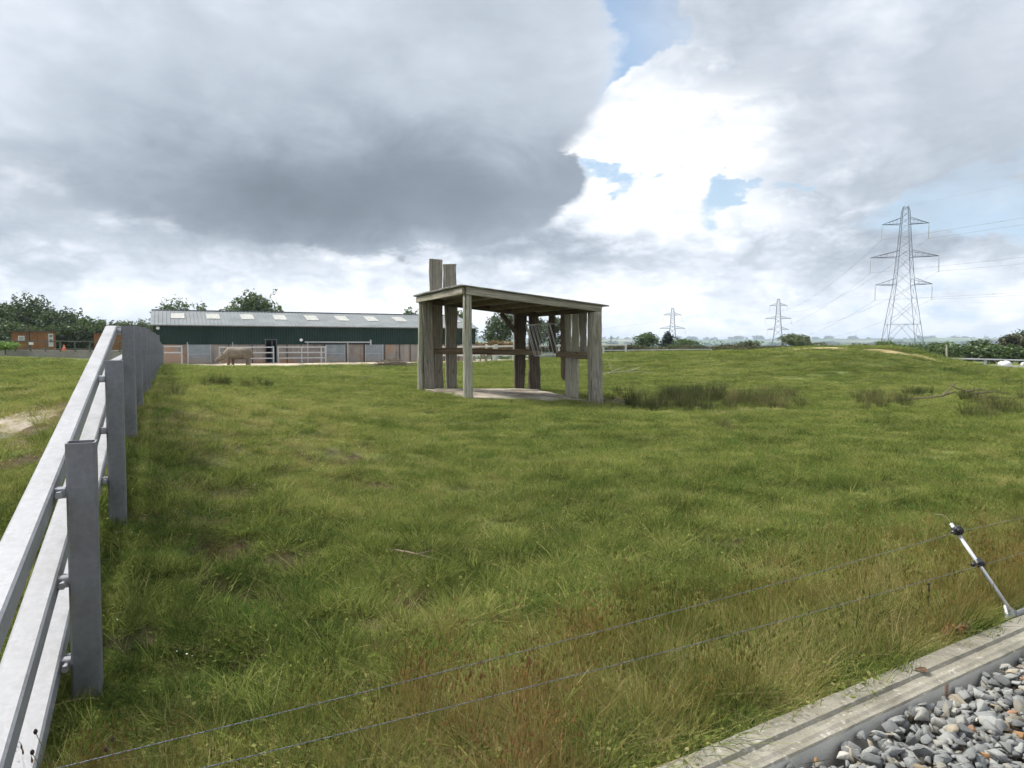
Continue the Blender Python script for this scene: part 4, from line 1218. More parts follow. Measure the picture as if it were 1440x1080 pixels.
# ================================================================== rhinoceros
def build_rhino():
    g = Vector((*W(331, 513.6), 0)); 
    D = 61.0; x0 = (333-720)/F*D; z0 = tz(x0, D)
    z0 = zat(513.3, D)
    # profile loft along the body axis (head to the left = -x). sections: x, centre z, half width, half height
    secs = [(-1.76, .34, .13, .13), (-1.70, .36, .19, .19), (-1.54, .45, .20, .23), (-1.36, .58, .21, .27), (-1.18, .72, .24, .31), (-1.02, .84, .28, .33), (-.86, .97, .36, .41),
            (-.62, 1.05, .47, .50), (-.30, 1.03, .55, .50), (.05, .98, .60, .50), (.42, .98, .61, .51), (.78, 1.02, .57, .50), (1.06, 1.04, .47, .45), (1.24, 1.01, .33, .35), (1.34, .96, .14, .18)]
    n = 18; vs, fs = [], []
    for (x, z, a, b) in secs:
        for i in range(n):
            q = 2*math.pi*i/n
            cx, sy = math.cos(q), math.sin(q)
            vs.append(Vector((x, a*cx*(abs(cx)**-.15 if cx else 1), z + b*sy)))
    for k in range(len(secs)-1):
        for i in range(n): fs.append((k*n+i, (k+1)*n+i, (k+1)*n+(i+1) % n, k*n+(i+1) % n))
    fs += [tuple(range(n)), tuple(reversed(range((len(secs)-1)*n, len(secs)*n)))]
    bm_ = MB().raw(vs, fs)
    # legs (front pair under the chest, hind pair with thigh and hock)
    def leg(pts, rs): bm_.tube([Vector(p) for p in pts], rs, 10)
    for s, dx in ((-1, 0), (1, .22)):
        leg([(-.62+dx, .26*s, .95), (-.63+dx, .27*s, .62), (-.60+dx, .27*s, .36), (-.61+dx, .27*s, .12), (-.62+dx, .27*s, .0)], [.24, .19, .125, .12, .15])
    for s, dx in ((-1, .16), (1, -.12)):
        leg([(.86+dx*.3, .26*s, .98), (.84+dx*.6, .28*s, .66), (.98+dx, .28*s, .40), (.93+dx, .28*s, .14), (.91+dx, .28*s, .0)], [.32, .25, .14, .12, .15])
    # ears, tail
    for s in (-1, 1): bm_.tube([(-1.10, .13*s, .90), (-1.17, .20*s, 1.02), (-1.22, .23*s, 1.12)], [.05, .07, .015], 8)
    bm_.tube([(1.30, 0, 1.08), (1.40, 0, .85), (1.40, 0, .55)], [.045, .03, .025], 6)
    m, t, b = newmat('rhino_hide')
    o = t.coord(); n1 = t.noise(o, 2.2, 6, .6); n2 = t.noise(o, 16, 4)
    setc(t, b, t.ramp(n1*.8+n2*.25, [(.3, (.095, .078, .058)), (.55, (.175, .145, .108)), (.75, (.24, .20, .15))]), .85, 0, t.bump(n2+n1, .6, .03), .2)
    body = bm_.build('rhinoceros', m, None, True)
    rm = body.modifiers.new('join', 'REMESH'); rm.mode = 'VOXEL'; rm.voxel_size = .028; rm.use_smooth_shade = True
    sm = body.modifiers.new('smooth', 'SMOOTH'); sm.factor = .6; sm.iterations = 6
    body.location = (x0, D, z0)
    body.rotation_euler = (0, 0, math.radians(6))
    tag(body, 'grey-brown rhinoceros walking left with its head lowered in front of the barn', 'rhinoceros')
    h = MB().tube([(-1.68, 0, .40), (-1.76, 0, .50), (-1.84, 0, .66), (-1.86, 0, .80)], [.085, .07, .04, .01], 10)
    h.tube([(-1.50, 0, .58), (-1.55, 0, .68), (-1.58, 0, .76)], [.07, .045, .01], 8)
    ho = h.build('horn', m_plain('horn', (.12, .105, .085), .7), None, True); ho.parent = body
build_rhino()

# ================================================================== things around the barn
def gz(px, py): return ground_at(px, py)
def heap():
    c = gz(552, 516.5); rnd = random.Random(9); m = MB()
    for k in range(130):
        a = rnd.uniform(0, 6.28); r = rnd.uniform(0, 1)
        x = c.x + rnd.gauss(0, .85); y = c.y + rnd.gauss(0, .5); h = max(.05, .62*math.exp(-((x-c.x)/1.1)**2))
        z = tz(x, y) + rnd.uniform(0, h)
        L = rnd.uniform(.4, 1.4); az = rnd.gauss(0, .7) + (math.pi if rnd.random() < .5 else 0); el = rnd.gauss(0, .25)
        d = Vector((math.cos(az)*math.cos(el), math.sin(az)*math.cos(el), math.sin(el)))
        p = Vector((x, y, z)); rr = rnd.uniform(.012, .05)
        m.tube([p - d*L/2, p + Vector((0, 0, rnd.uniform(-.04, .08))), p + d*L/2], [rr, rr*.8, rr*.3], 5)
    p = gz(528, 516); m.tube([p + Vector((-.1, 0, .05)), p + Vector((.5, 0, .38)), p + Vector((1.1, .1, .5))], [.03, .03, .015], 5)
    o = m.build('brushwood_heap', W_stick); tag(o, 'low heap of cut brushwood on the grass before the right half of the barn', 'brushwood')
heap()
def branch_thing(name, label, px, py, segs, r, group=None, mat=None, cat='branch'):
    c = gz(px, py); m = MB()
    for pts in segs:
        P = []
        for (dx, dy, dz) in pts:
            x, y = c.x+dx, c.y+dy; P.append(Vector((x, y, tz(x, y)+dz)))
        n = len(P); m.tube(P, [r*(1-.7*k/(n-1)) for k in range(n)], 6)
    o = m.build(name, mat or W_stick); tag(o, label, cat, group)
branch_thing('fallen_branch', 'pale forked dead branch lying on the grass just right of the timber shelter', 872, 527,
             [[(-1.1, -.2, .06), (-.4, 0, .16), (.4, .1, .14), (1.3, .2, .10), (2.3, .2, .05)], [(-.4, 0, .16), (-.55, .1, .5), (-.7, .1, .8)], [(-.7, -.1, .1), (-.2, -.3, .35), (.3, -.3, .42)], [(.4, .1, .14), (.9, -.2, .30), (1.2, -.3, .5)],
              [(-1.0, -.1, .08), (-.6, -.4, .02), (.1, -.6, .05)]], .028, mat=W_pale)
branch_thing('fallen_branch', 'dark crooked dead branch in the rough grass at the far right', 1338, 563,
             [[(-1.7, 0, .05), (-.9, 0, .10), (-.3, 0, .16), (0, 0, .46), (.45, .05, .25), (1.0, .1, .1)], [(0, 0, .46), (.16, 0, .56)], [(-.3, 0, .16), (.1, 0, .30), (.35, -.1, .05)], [(.45, .05, .25), (.8, 0, .32), (1.2, 0, .22)], [(.6, 0, .18), (1.3, .1, .26), (1.9, .2, .16)], [(1.0, 0, .1), (1.8, .1, .05), (2.6, .1, .1)]], .032)
branch_thing('stick', 'thin reddish stick lying across the turf in the middle of the foreground', 590, 786,
             [[(-.26, .12, .03), (-.1, .03, .05), (.06, -.05, .045), (.22, -.12, .02)], [(-.02, -.01, .05), (.1, .05, .06)]], .008, cat='stick', mat=m_plain('red_stick', (.25, .185, .14), .8))
branch_thing('stick', 'short pale stick lying in the turf left of the reddish stick', 505, 838, [[(-.12, .0, .02), (0, .02, .05), (.13, .05, .02)]], .005, cat='stick', mat=W_pale)

# left boundary: low wall, railing, sheds
def left_side():
    D = 70.0
    pw = lambda px, d=D: Vector(((px-720)/F*d, d, 0))
    mc = m_conc('low_wall_concrete', (.36, .34, .31), (.22, .2, .17), .5, .8)
    a, b = pw(-260), pw(186)
    zt, zb = zat(491.2, D), -1.9
    w = MB().bar(Vector((a.x, a.y, (zt+zb)/2)), Vector((b.x, b.y+1.0, (zt+zb)/2-.12)), .35, zt-zb, None, .02).build('low_wall', mc)
    tag(w, 'low grey concrete retaining wall along the far left of the field', 'wall')
    r = empty('railing', (pw(60).x, D+.3, zt), 'dark post and rail railing on top of the low concrete wall', 'railing')
    dm = m_plain('railing_timber', (.10, .105, .085), .85)
    for k, px in enumerate(range(-150, 186, 21)):
        q = pw(px); zz = -.12*max(0, (px+260)/446)
        MB().bar(Vector((q.x, q.y+.5, zt-.15+zz)), Vector((q.x, q.y+.5, zt+.92+zz)), .11, .11, None).build('post', dm, r)
    for z in (.88, .12):
        MB().bar(Vector((a.x, a.y+.4, zt+z)), Vector((b.x, b.y+.4, zt+z-.12)), .06, .10, None).build('rail', dm, r)
    # stained timber shed
    D2 = 76.0
    def shed(px0, px1, pyt, D2, label, dep, win=True, roofover=.08):
        x0, x1 = (px0-720)/F*D2, (px1-720)/F*D2; zt2 = zat(pyt, D2); z0 = -1.6
        s = empty('timber_shed', ((x0+x1)/2, D2, z0), label, 'shed')
        MB().box((x0, D2, z0), (x1, D2+dep, zt2)).build('wall', W_orange, s)
        m = MB(); n = int((x1-x0)/.18)
        for i in range(n+1):
            x = x0 + (x1-x0)*i/n
            m.box((x-.012-.02, D2-.03, z0), (x+.012+.02, D2-.003, zt2-.05))
        m.build('cover_strip', W_orange, s)
        return s, x0, x1, zt2, z0
    s, x0, x1, zt2, z0 = shed(18, 66, 466.5, D2, 'orange-stained timber shed with a small window left of the dark hedge', 1.6)
    MB().box((x0-.15, D2-.2, zt2+.002), (x1+.15, D2+1.75, zt2+.07)).build('roof', m_plain('felt', (.09, .07, .055), .9), s)
    xw = lambda px: (px-720)/F*D2
    f = MB().box((xw(27.5), D2-.09, zat(480.5, D2)), (xw(36.5), D2-.032, zat(472.3, D2))).build('window', m_plain('window_frame', (.55, .54, .48), .6), s)
    MB().box((xw(28.7), D2-.10, zat(479.5, D2)), (xw(35.5), D2-.092, zat(473.4, D2))).build('pane', m_plain('glass_grey', (.30, .32, .30), .2), f)
    MB().bar(Vector((xw(43), D2-.08, z0)), Vector((xw(43), D2-.08, zt2+.9)), .09, .09).build('corner_post', W_dark, s)
    MB().box((x1+.003, D2+.35, zat(487.5, D2)), (x1+.06, D2+1.1, zat(469, D2))).build('door', m_plain('pale_door', (.50, .52, .50), .6), s)
    MB().box((x1+.062, D2+.5, zat(474, D2)), (x1+.075, D2+.95, zat(471, D2))).build('door_pane', m_plain('glass_dark', (.10, .11, .11), .3), s)
    MB().box((x1+.062, D2+.5, zat(481.5, D2)), (x1+.075, D2+.95, zat(477, D2))).build('door_pane', m_plain('glass_dark2', (.12, .13, .13), .3), s)
    # stained boarded screen right
    s2, x0, x1, zt3, z0 = shed(134, 178, 469, 74.0, 'orange-stained boarded hut seen behind the first metal fence posts', 2.0)
    MB().box((x0-.1, 73.9, zt3+.002), (x1+.1, 76.1, zt3+.06)).build('roof', m_plain('felt2', (.10, .08, .06), .9), s2)
    # small pale notice on the railing
    x, z = (46-720)/F*70, zat(483, 70)
    n = MB().box((x-.22, 69.86, z-.13), (x+.22, 69.90, z+.12)).build('notice', m_plain('notice_white', (.72, .72, .70), .6)); tag(n, 'small white notice fixed to the railing in front of the orange shed', 'notice')
    # traffic cone
    x = (91-720)/F*69.6; zc = zat(492.6, 69.6)
    cm = m_plain('cone_orange', (.62, .12, .03), .6); 
    c = empty('traffic_cone', (x, 69.6, zc), 'orange traffic cone standing on the low wall beside the railing', 'traffic cone')
    MB().cyl((x, 69.6, zc+.04), (x, 69.6, zc+.55), .17, .04, 14).build('cone', cm, c)
    MB().cyl((x, 69.6, zc+.24), (x, 69.6, zc+.36), .122, .098, 14).build('band', m_plain('cone_band', (.5, .3, .25), .6), c)
    MB().box((x-.24, 69.36, zc), (x+.24, 69.84, zc+.038)).build('base', cm, c)
left_side()

# far pens behind the shelter
Wh = m_plain('whitewashed_rail', (.50, .49, .45), .85)
def straight_fence(name, label, p0, p1, nposts, offs, top, tw, mat, cat='fence', pw=.12, gtop=None, group=None):
    """offs: rail heights above ground"""
    root = empty(name, (p0[0], p0[1], p0[2]), label, cat, group)
    P0, P1 = Vector(p0), Vector(p1)
    for k in range(nposts):
        q = P0.lerp(P1, k/(nposts-1))
        MB().bar(q - Vector((0, 0, .3)), q + Vector((0, 0, top)), pw, pw).build('post', mat, root)
    for o in offs:
        MB().bar(P0 + Vector((0, -.09, o)), P1 + Vector((0, -.09, o)), tw, tw, None).build('rail', mat, root)
    return root
def pt(px, py, d): return at(px, py, d)
straight_fence('pale_fence', 'pale two-rail fence across the sandy yard seen through the timber shelter', pt(604, 507.5, 69), pt(880, 505, 67), 10, (.50, 1.33), 1.45, .15, Wh, pw=.16)
r = straight_fence('paddock_fence', 'low galvanised two-rail fence running right from behind the timber shelter', pt(848, 503.5, 62), pt(1000, 499.5, 78), 6, (.22, .66), .70, .085, G_far, pw=.09)
# trestles and posts in the yard
def trestle(px, d, label, h=.55, w=.5):
    g = pt(px, 508 - (d-64)*.25, d); m = MB()
    m.bar(g + Vector((-w/2, 0, h)), g + Vector((w/2, 0, h)), .16, .10)
    for sx in (-1, 1):
        for sy in (-1, 1): m.bar(g + Vector((sx*w*.5, sy*.25, 0)), g + Vector((sx*w*.3, 0, h)), .10, .07)
    o = m.build('trestle', W_brown); tag(o, label, 'trestle')
trestle(679, 65, 'left of two wooden trestles in the sandy yard behind the shelter front post')
trestle(688, 64.5, 'right of two wooden trestles in the sandy yard, nearer the tall white post')
def pale_post(px, py0, py1, d, label, w=.22):
    m = MB(); m.bar(pt(px, py1, d), pt(px, py0, d), w, w); o = m.build('gate_post', Wh); tag(o, label, 'post')
pale_post(697.5, 484, 508, 65, 'thick whitish gate post in the yard behind the timber shelter, with trestles at its foot', .30)
pale_post(684, 484, 494, 68.5, 'short whitish post rising above the pale fence, left of the thick gate post', .20)
pale_post(722.0, 462, 508, 63.5, 'thin tall white pole beside the brown board at the back of the shelter', .08)

# long fence on the right
def right_fence():
    p0, p1 = pt(1284, 513, 54), pt(1500, 520, 48)
    root = straight_fence('roadside_fence', 'galvanised two-rail fence at the far right edge with hedge behind it', p0, p1, 5, (.12, .56), .60, .095, G_far, pw=.14)
    q = pt(1331.5, 512, 53.2)
    m = MB(); m.bar(q - Vector((0, 0, .2)), pt(1331.5, 485, 53.2), .10, .10); o = m.build('wooden_stake', W_pale); tag(o, 'tall thin wooden stake standing against the right-hand rail fence', 'stake')
right_fence()
def bale(px, py, d, r, label):
    c = pt(px, py, d); vs, fs = [], []; n, m_ = 16, 9; rnd = random.Random(int(px))
    for j in range(m_+1):
        ph = math.pi*j/m_
        for i in range(n):
            th = 2*math.pi*i/n; q = 1 + rnd.uniform(-.05, .05)
            vs.append((c.x + r*1.1*q*math.sin(ph)*math.cos(th), c.y + r*q*math.sin(ph)*math.sin(th), c.z + r*.9*q*math.cos(ph)))
    for j in range(m_):
        for i in range(n): fs.append((j*n+i, (j+1)*n+i, (j+1)*n+(i+1) % n, j*n+(i+1) % n))
    o = mesh_obj('wrapped_bale', vs, fs, m_plain('wrap_white', (.62, .63, .64), .5, 0, .1, 3), smooth=True); tag(o, label, 'bale', 'white shapes beyond the right-hand fence')
bale(1415, 513.0, 56, .36, 'largest white rounded shape seen between the rails of the right-hand fence')
bale(1408, 511.8, 57, .22, 'small cream rounded shape left of the largest white one behind the right-hand fence')
bale(1440, 512.6, 56, .22, 'white rounded shape cut by the right edge of the photo behind the rails')

# ================================================================== trees, hedges
LV = [m_leaf('leaf_dark', (.040, .066, .022), (.12, .155, .05), .3, .5), m_leaf('leaf_mid', (.055, .095, .026), (.16, .22, .065), .35, .5),
      m_leaf('leaf_willow', (.075, .10, .045), (.20, .23, .11), .35, .6), m_leaf('leaf_conifer', (.010, .020, .012), (.028, .045, .022), .1, .6), m_leaf('leaf_heath', (.055, .060, .022), (.15, .12, .05), .3, .5)]
BARK = m_plain('bark', (.10, .085, .065), .95, 0, .35, 8, .4)
def foliage(blobs, n, size, seed, up=.3):
    """leaf sprays through a union of lumpy ellipsoids. blobs: (x,y,z,rx,ry,rz)"""
    r = np.random.default_rng(seed)
    B = np.array(blobs, float)
    vol = (B[:, 3]*B[:, 4]*B[:, 5])**.8; idx = r.choice(len(B), n, p=vol/vol.sum())
    d = r.normal(size=(n, 3)); d /= np.linalg.norm(d, axis=1)[:, None]
    rad = r.uniform(0, 1, n)**.28
    lump = 1 + .22*np.sin(d[:, 0]*5 + idx) * np.sin(d[:, 1]*6 + idx*2) + .16*np.sin(d[:, 2]*9 + d[:, 0]*8 + idx*3) + r.normal(0, .06, n)
    c = B[idx, :3] + d * B[idx, 3:6] * (rad*lump)[:, None]
    # gaps: drop leaves where a 3-D wave field is low
    w = np.sin(c[:, 0]/size*.55+seed) + np.sin(c[:, 1]/size*.6) + np.sin(c[:, 2]/size*.7+seed*2) + np.sin((c[:, 0]+c[:, 2])/size*.35)
    c = c[w > -1.9]; n = len(c)
    # keep off-ground
    a = r.normal(size=(n, 3)); a[:, 2] *= .7; a /= np.linalg.norm(a, axis=1)[:, None]
    b = np.cross(a, r.normal(size=(n, 3))); b /= np.linalg.norm(b, axis=1)[:, None]
    s = size * r.uniform(.5, 1.3, n)[:, None]
    V = np.stack([c + a*s, c + b*s*.45, c - a*s, c - b*s*.45], 1).reshape(-1, 3)
    Fq = np.arange(4*n).reshape(-1, 4)
    return V, Fq
def tree_mesh(seed, H, Wd, base=.25, kind=0):
    """crown blobs for a tree of height H and width Wd standing at the origin"""
    rnd = random.Random(seed); bl = []
    n = 10 if kind != 3 else 6
    for k in range(n):
        if kind == 3:
            u = k/(n-1); z = H*(.12+.75*u); rr = Wd*.5*(1-.75*u)
            bl.append((rnd.uniform(-.1, .1)*rr, rnd.uniform(-.1, .1)*rr, z, rr, rr, H*.14)); continue
        a = rnd.uniform(0, 6.28); q = rnd.uniform(.1, .34)*Wd; z = H*rnd.uniform(base+.12, .84)
        q *= math.sqrt(max(.1, 1-((z/H-.5)/.55)**2))
        rr = Wd*rnd.uniform(.19, .30)
        bl.append((q*math.cos(a), q*math.sin(a), z, rr*1.1, rr*1.1, min(rr*rnd.uniform(.7, 1.0), H*.22)))
    bl.append((0, 0, H*.62, Wd*.34, Wd*.34, H*.34))
    return bl
def tree(px, top, base, d, wpx, mat, label, seed, name='tree', group=None, kind=0, n=None, size=None, cb=.25, cat='tree', sprigs=0):
    x = (px-720)/F*d; zt = zat(top, d); zb = zat(base, d); H = zt-zb; Wd = wpx/F*d
    root = empty(name, (x, d, zb), label, cat, group)
    bl = [(a+x, b+d, c+zb, e, f, g) for a, b, c, e, f, g in tree_mesh(seed, H, Wd, cb, kind)]
    size = size or max(.10, d*.0022); 
    n = n or int(min(26000, 8*(Wd*H)/(size*size)))
    V, Fq = foliage(bl, n, size, seed)
    if sprigs:
        rr = np.random.default_rng(seed+5); ex = []
        for k in range(sprigs):
            sx = x + rr.uniform(-.45, .30)*Wd; z1 = zb + H*rr.uniform(.70, 1.02); L = H*.22
            for q in range(40):
                u = rr.uniform(0, 1); ex.append((sx + u*(.3+.5*(k % 3))*L*.7 + rr.normal(0, .10), d + rr.normal(0, .2), z1 - L*(1-u) + rr.normal(0, .05)))
        ex = np.array(ex); m = len(ex); a = rr.normal(size=(m, 3)); a /= np.linalg.norm(a, axis=1)[:, None]; b = np.cross(a, rr.normal(size=(m, 3))); b /= np.linalg.norm(b, axis=1)[:, None]
        s = size*.8
        V2 = np.stack([ex+a*s, ex+b*s*.4, ex-a*s, ex-b*s*.4], 1).reshape(-1, 3)
        Fq = np.vstack([Fq, np.arange(4*m).reshape(-1, 4)+len(V)]); V = np.vstack([V, V2])
    keep = V[:, 2].reshape(-1, 4).min(1) > zb - .1
    Fq = Fq[keep]
    big_mesh('crown', V, Fq, mat, False, root)
    rnd = random.Random(seed); m = MB(); r0 = max(.05, H*.022)
    m.tube([Vector((x, d, zb-.3)), Vector((x+rnd.uniform(-.1, .1)*Wd*.2, d, zb+H*.3)), Vector((x+rnd.uniform(-.1, .1)*Wd*.3, d, zb+H*.72))], [r0*1.3, r0, r0*.3], 7)
    for b in bl[:7]:
        p0 = Vector((x, d, zb+H*rnd.uniform(.18, .42))); p1 = Vector(b[:3])
        m.tube([p0, p0.lerp(p1, .5) + Vector((0, 0, H*.03)), p1], [r0*.55, r0*.35, r0*.12], 5)
    m.build('trunk', BARK, root)
    return root
TL = [
 (-40, 428, 494, 96, 90, 0, 'dark tree at the left edge of the photo behind the hedge', 'trees at the far left', 0),
 (6, 426, 494, 97, 62, 0, 'dark broadleaf tree above the left end of the orange shed', 'trees at the far left', 0),
 (43, 412, 494, 95, 80, 0, 'tallest dark tree with thin top twigs above the orange shed', 'trees at the far left', 5),
 (96, 430, 494, 93, 76, 0, 'rounded dark tree right of the tallest one at the far left', 'trees at the far left', 3),
 (22, 455, 494, 88, 60, 1, 'low mid-green bush above the orange shed roof', 'trees at the far left', 0),
 (132, 447, 494, 92, 46, 1, 'lighter green bush between the rounded dark tree and the metal fence', 'trees at the far left', 4),
 (170, 452, 494, 94, 50, 2, 'thin wispy bush behind the end of the metal top rail', 'trees at the far left', 9),
 (204, 449, 494, 96, 40, 2, 'wispy bush against the left end of the barn', 'trees at the far left', 9),
 (250, 418, 492, 105, 82, 1, 'round-topped green tree rising behind the left end of the barn roof', 'trees behind the barn', 3),
 (286, 426, 492, 104, 26, 1, 'small green tree top touching the round-topped tree behind the barn', 'trees behind the barn', 0),
 (322, 430, 492, 106, 42, 1, 'low green tree top between two taller trees behind the barn', 'trees behind the barn', 2),
 (358, 407, 492, 104, 58, 1, 'tallest tree behind the barn roof with an uneven crown', 'trees behind the barn', 3),
 (393, 429, 492, 108, 24, 1, 'small tree top right of the tallest tree behind the barn', 'trees behind the barn', 0),
 (576, 430, 492, 108, 28, 1, 'tree top showing just left of the shelter roof above the barn', 'trees behind the barn', 2),
 (648, 436, 488, 112, 40, 1, 'tree behind the right end of the barn seen inside the shelter', 'trees behind the barn', 0),
 (708, 437, 488, 108, 56, 0, 'big round dark green tree seen through the back of the shelter', 'trees seen through the shelter', 0),
 (757, 446, 490, 112, 34, 0, 'dark tree behind the hay rack', 'trees seen through the shelter', 0),
 (778, 444, 490, 110, 36, 0, 'dark tree right of the hay rack between the side boards', 'trees seen through the shelter', 0),
 (908, 468, 494, 128, 40, 1, 'rounded green bush left of the dark conifer on the skyline', 'bushes on the skyline', 0),
 (938.5, 466, 494, 124, 24, 3, 'small dark pointed conifer between two green bushes', 'bushes on the skyline', 0),
 (961, 475.5, 494, 122, 46, 1, 'low green bush right of the dark conifer', 'bushes on the skyline', 1),
 (1055, 478, 496, 120, 36, 2, 'pale grey-green bush on the skyline below the middle pylon', 'bushes on the skyline', 2),
 (1020, 484, 496, 124, 50, 4, 'low brownish bush left of the pale grey-green bush', 'bushes on the skyline', 0),
 (1118, 469, 496, 88, 52, 2, 'pale willowy bush on the left of the grass mound', 'bushes on the skyline', 4),
 (1150, 481, 497, 90, 46, 4, 'brownish green scrub right of the willowy bush behind the mound', 'bushes on the skyline', 0),
 (1210, 483, 497, 95, 50, 2, 'low green scrub behind the crest of the mound', 'bushes on the skyline', 0),
 (1245, 480, 497, 100, 44, 1, 'low green bush at the foot of the large pylon', 'bushes on the skyline', 0),
 (1320, 483, 508, 100, 44, 1, 'low hedge bush right of the large pylon', 'hedge at the far right', 0),
 (1352, 486, 508, 100, 42, 1, 'low hedge bush behind the thin stake', 'hedge at the far right', 0),
 (1376, 476, 506, 112, 34, 0, 'dark rounded tree in the right-hand hedge', 'hedge at the far right', 0),
 (1396, 484, 508, 98, 34, 1, 'mid-green bush in front of the dark rounded tree at right', 'hedge at the far right', 0),
 (1416, 472, 508, 104, 38, 4, 'brownish green tree near the right edge of the hedge', 'hedge at the far right', 0),
 (1444, 465, 508, 104, 42, 0, 'tallest dark tree at the right edge of the photo', 'hedge at the far right', 2),
 (1480, 470, 508, 104, 50, 1, 'green tree just past the right edge', 'hedge at the far right', 0),
]
for k, (px, top, base, d, w, mi, lab, grp, sp) in enumerate(TL):
    low = base - top < 24
    nm = 'conifer' if mi == 3 else ('bush' if low else 'tree')
    tree(px, top, base, d, w, LV[mi], lab, 300+k*7, nm, grp, 3 if mi == 3 else 0, cb=.0 if low or k < 8 else .12, cat=nm, sprigs=sp)
# clipped shrub by the railing
tree(8, 480, 494, 69.0, 46, m_leaf('leaf_bright', (.11, .20, .03), (.24, .36, .06), .4, 1), 'bright green low shrub in front of the railing at the left edge', 900, 'shrub', None, 0, cb=0, cat='shrub', size=.11)
# hedges that read as one mass
def hedge(name, label, pts, h, dep, n, mat, size, seed):
    """pts: (px, base_py, d)"""
    bl = []; rnd = random.Random(seed)
    for (a, b) in zip(pts[:-1], pts[1:]):
        m = 14
        for i in range(m):
            u = (i+.5)/m; px, py, d = (a[j]+(b[j]-a[j])*u for j in range(3))
            p = pt(px, py, d); hh = h*rnd.uniform(.7, 1.15)
            bl.append((p.x, p.y, p.z+hh*.5, h*.85+abs(b[0]-a[0])/m/F*d*.5, dep, hh*.55))
    V, Fq = foliage(bl, n, size, seed); o = big_mesh(name, V, Fq, mat)
    tag(o, label, None, None, 'stuff')
hedge('far_hedge', 'dark overgrown hedge behind the left railing and shed', [(-120, 496, 84), (60, 496, 82), (215, 496, 86)], 2.8, 1.4, 60000, LV[0], .20, 1)
hedge('scrub', 'low brownish scrub along the far edge of the paddock', [(600, 494, 120), (860, 495, 116), (990, 495, 118), (1120, 497, 112)], 1.0, 1.6, 22000, LV[4], .2, 2)
hedge('far_hedge', 'hedge beyond the right-hand fence', [(1230, 503, 92), (1340, 506, 84), (1500, 510, 78)], 1.6, 1.4, 36000, LV[1], .18, 3)
hedge('heather_bank', 'orange-tinged shrubs along the yard seen through the shelter', [(655, 490, 88), (735, 490, 88)], .9, .6, 2600, m_leaf('leaf_rust', (.14, .10, .03), (.34, .20, .08), .3, .8), .14, 4)
# belts of far trees across the valley
def belt(label, d, px0, px1, h, n, seed, gap=.4, mat=None):
    rnd = random.Random(seed); bl = []
    px = px0
    while px < px1:
        if rnd.random() > gap:
            x = (px-720)/F*d; y = d*(1+rnd.uniform(-.03, .03)); z = tz(x, y); hh = h*rnd.uniform(.5, 1.2); w = hh*rnd.uniform(.7, 1.6)
            bl.append((x, y, z+hh*.5, w, w*.6, hh*.6))
        px += h/d*F*rnd.uniform(.4, 1.4)
    V, Fq = foliage(bl, n, d*.0017, seed); o = big_mesh('distant_trees', V, Fq, mat or LV[0]); tag(o, label, None, None, 'stuff')
belt('belt of trees in the near part of the valley', 260, 560, 1500, 7, 9000, 11, .15)
belt('second belt of trees across the valley', 480, 560, 1500, 9, 8000, 12, .2)
belt('third belt of trees across the valley', 900, 560, 1500, 11, 8000, 13, .3)
belt('far belt of trees on the valley side', 2300, 560, 1500, 15, 7000, 14, .45)
belt('trees along the top of the far hills', 4300, 560, 1500, 16, 6000, 15, .5)

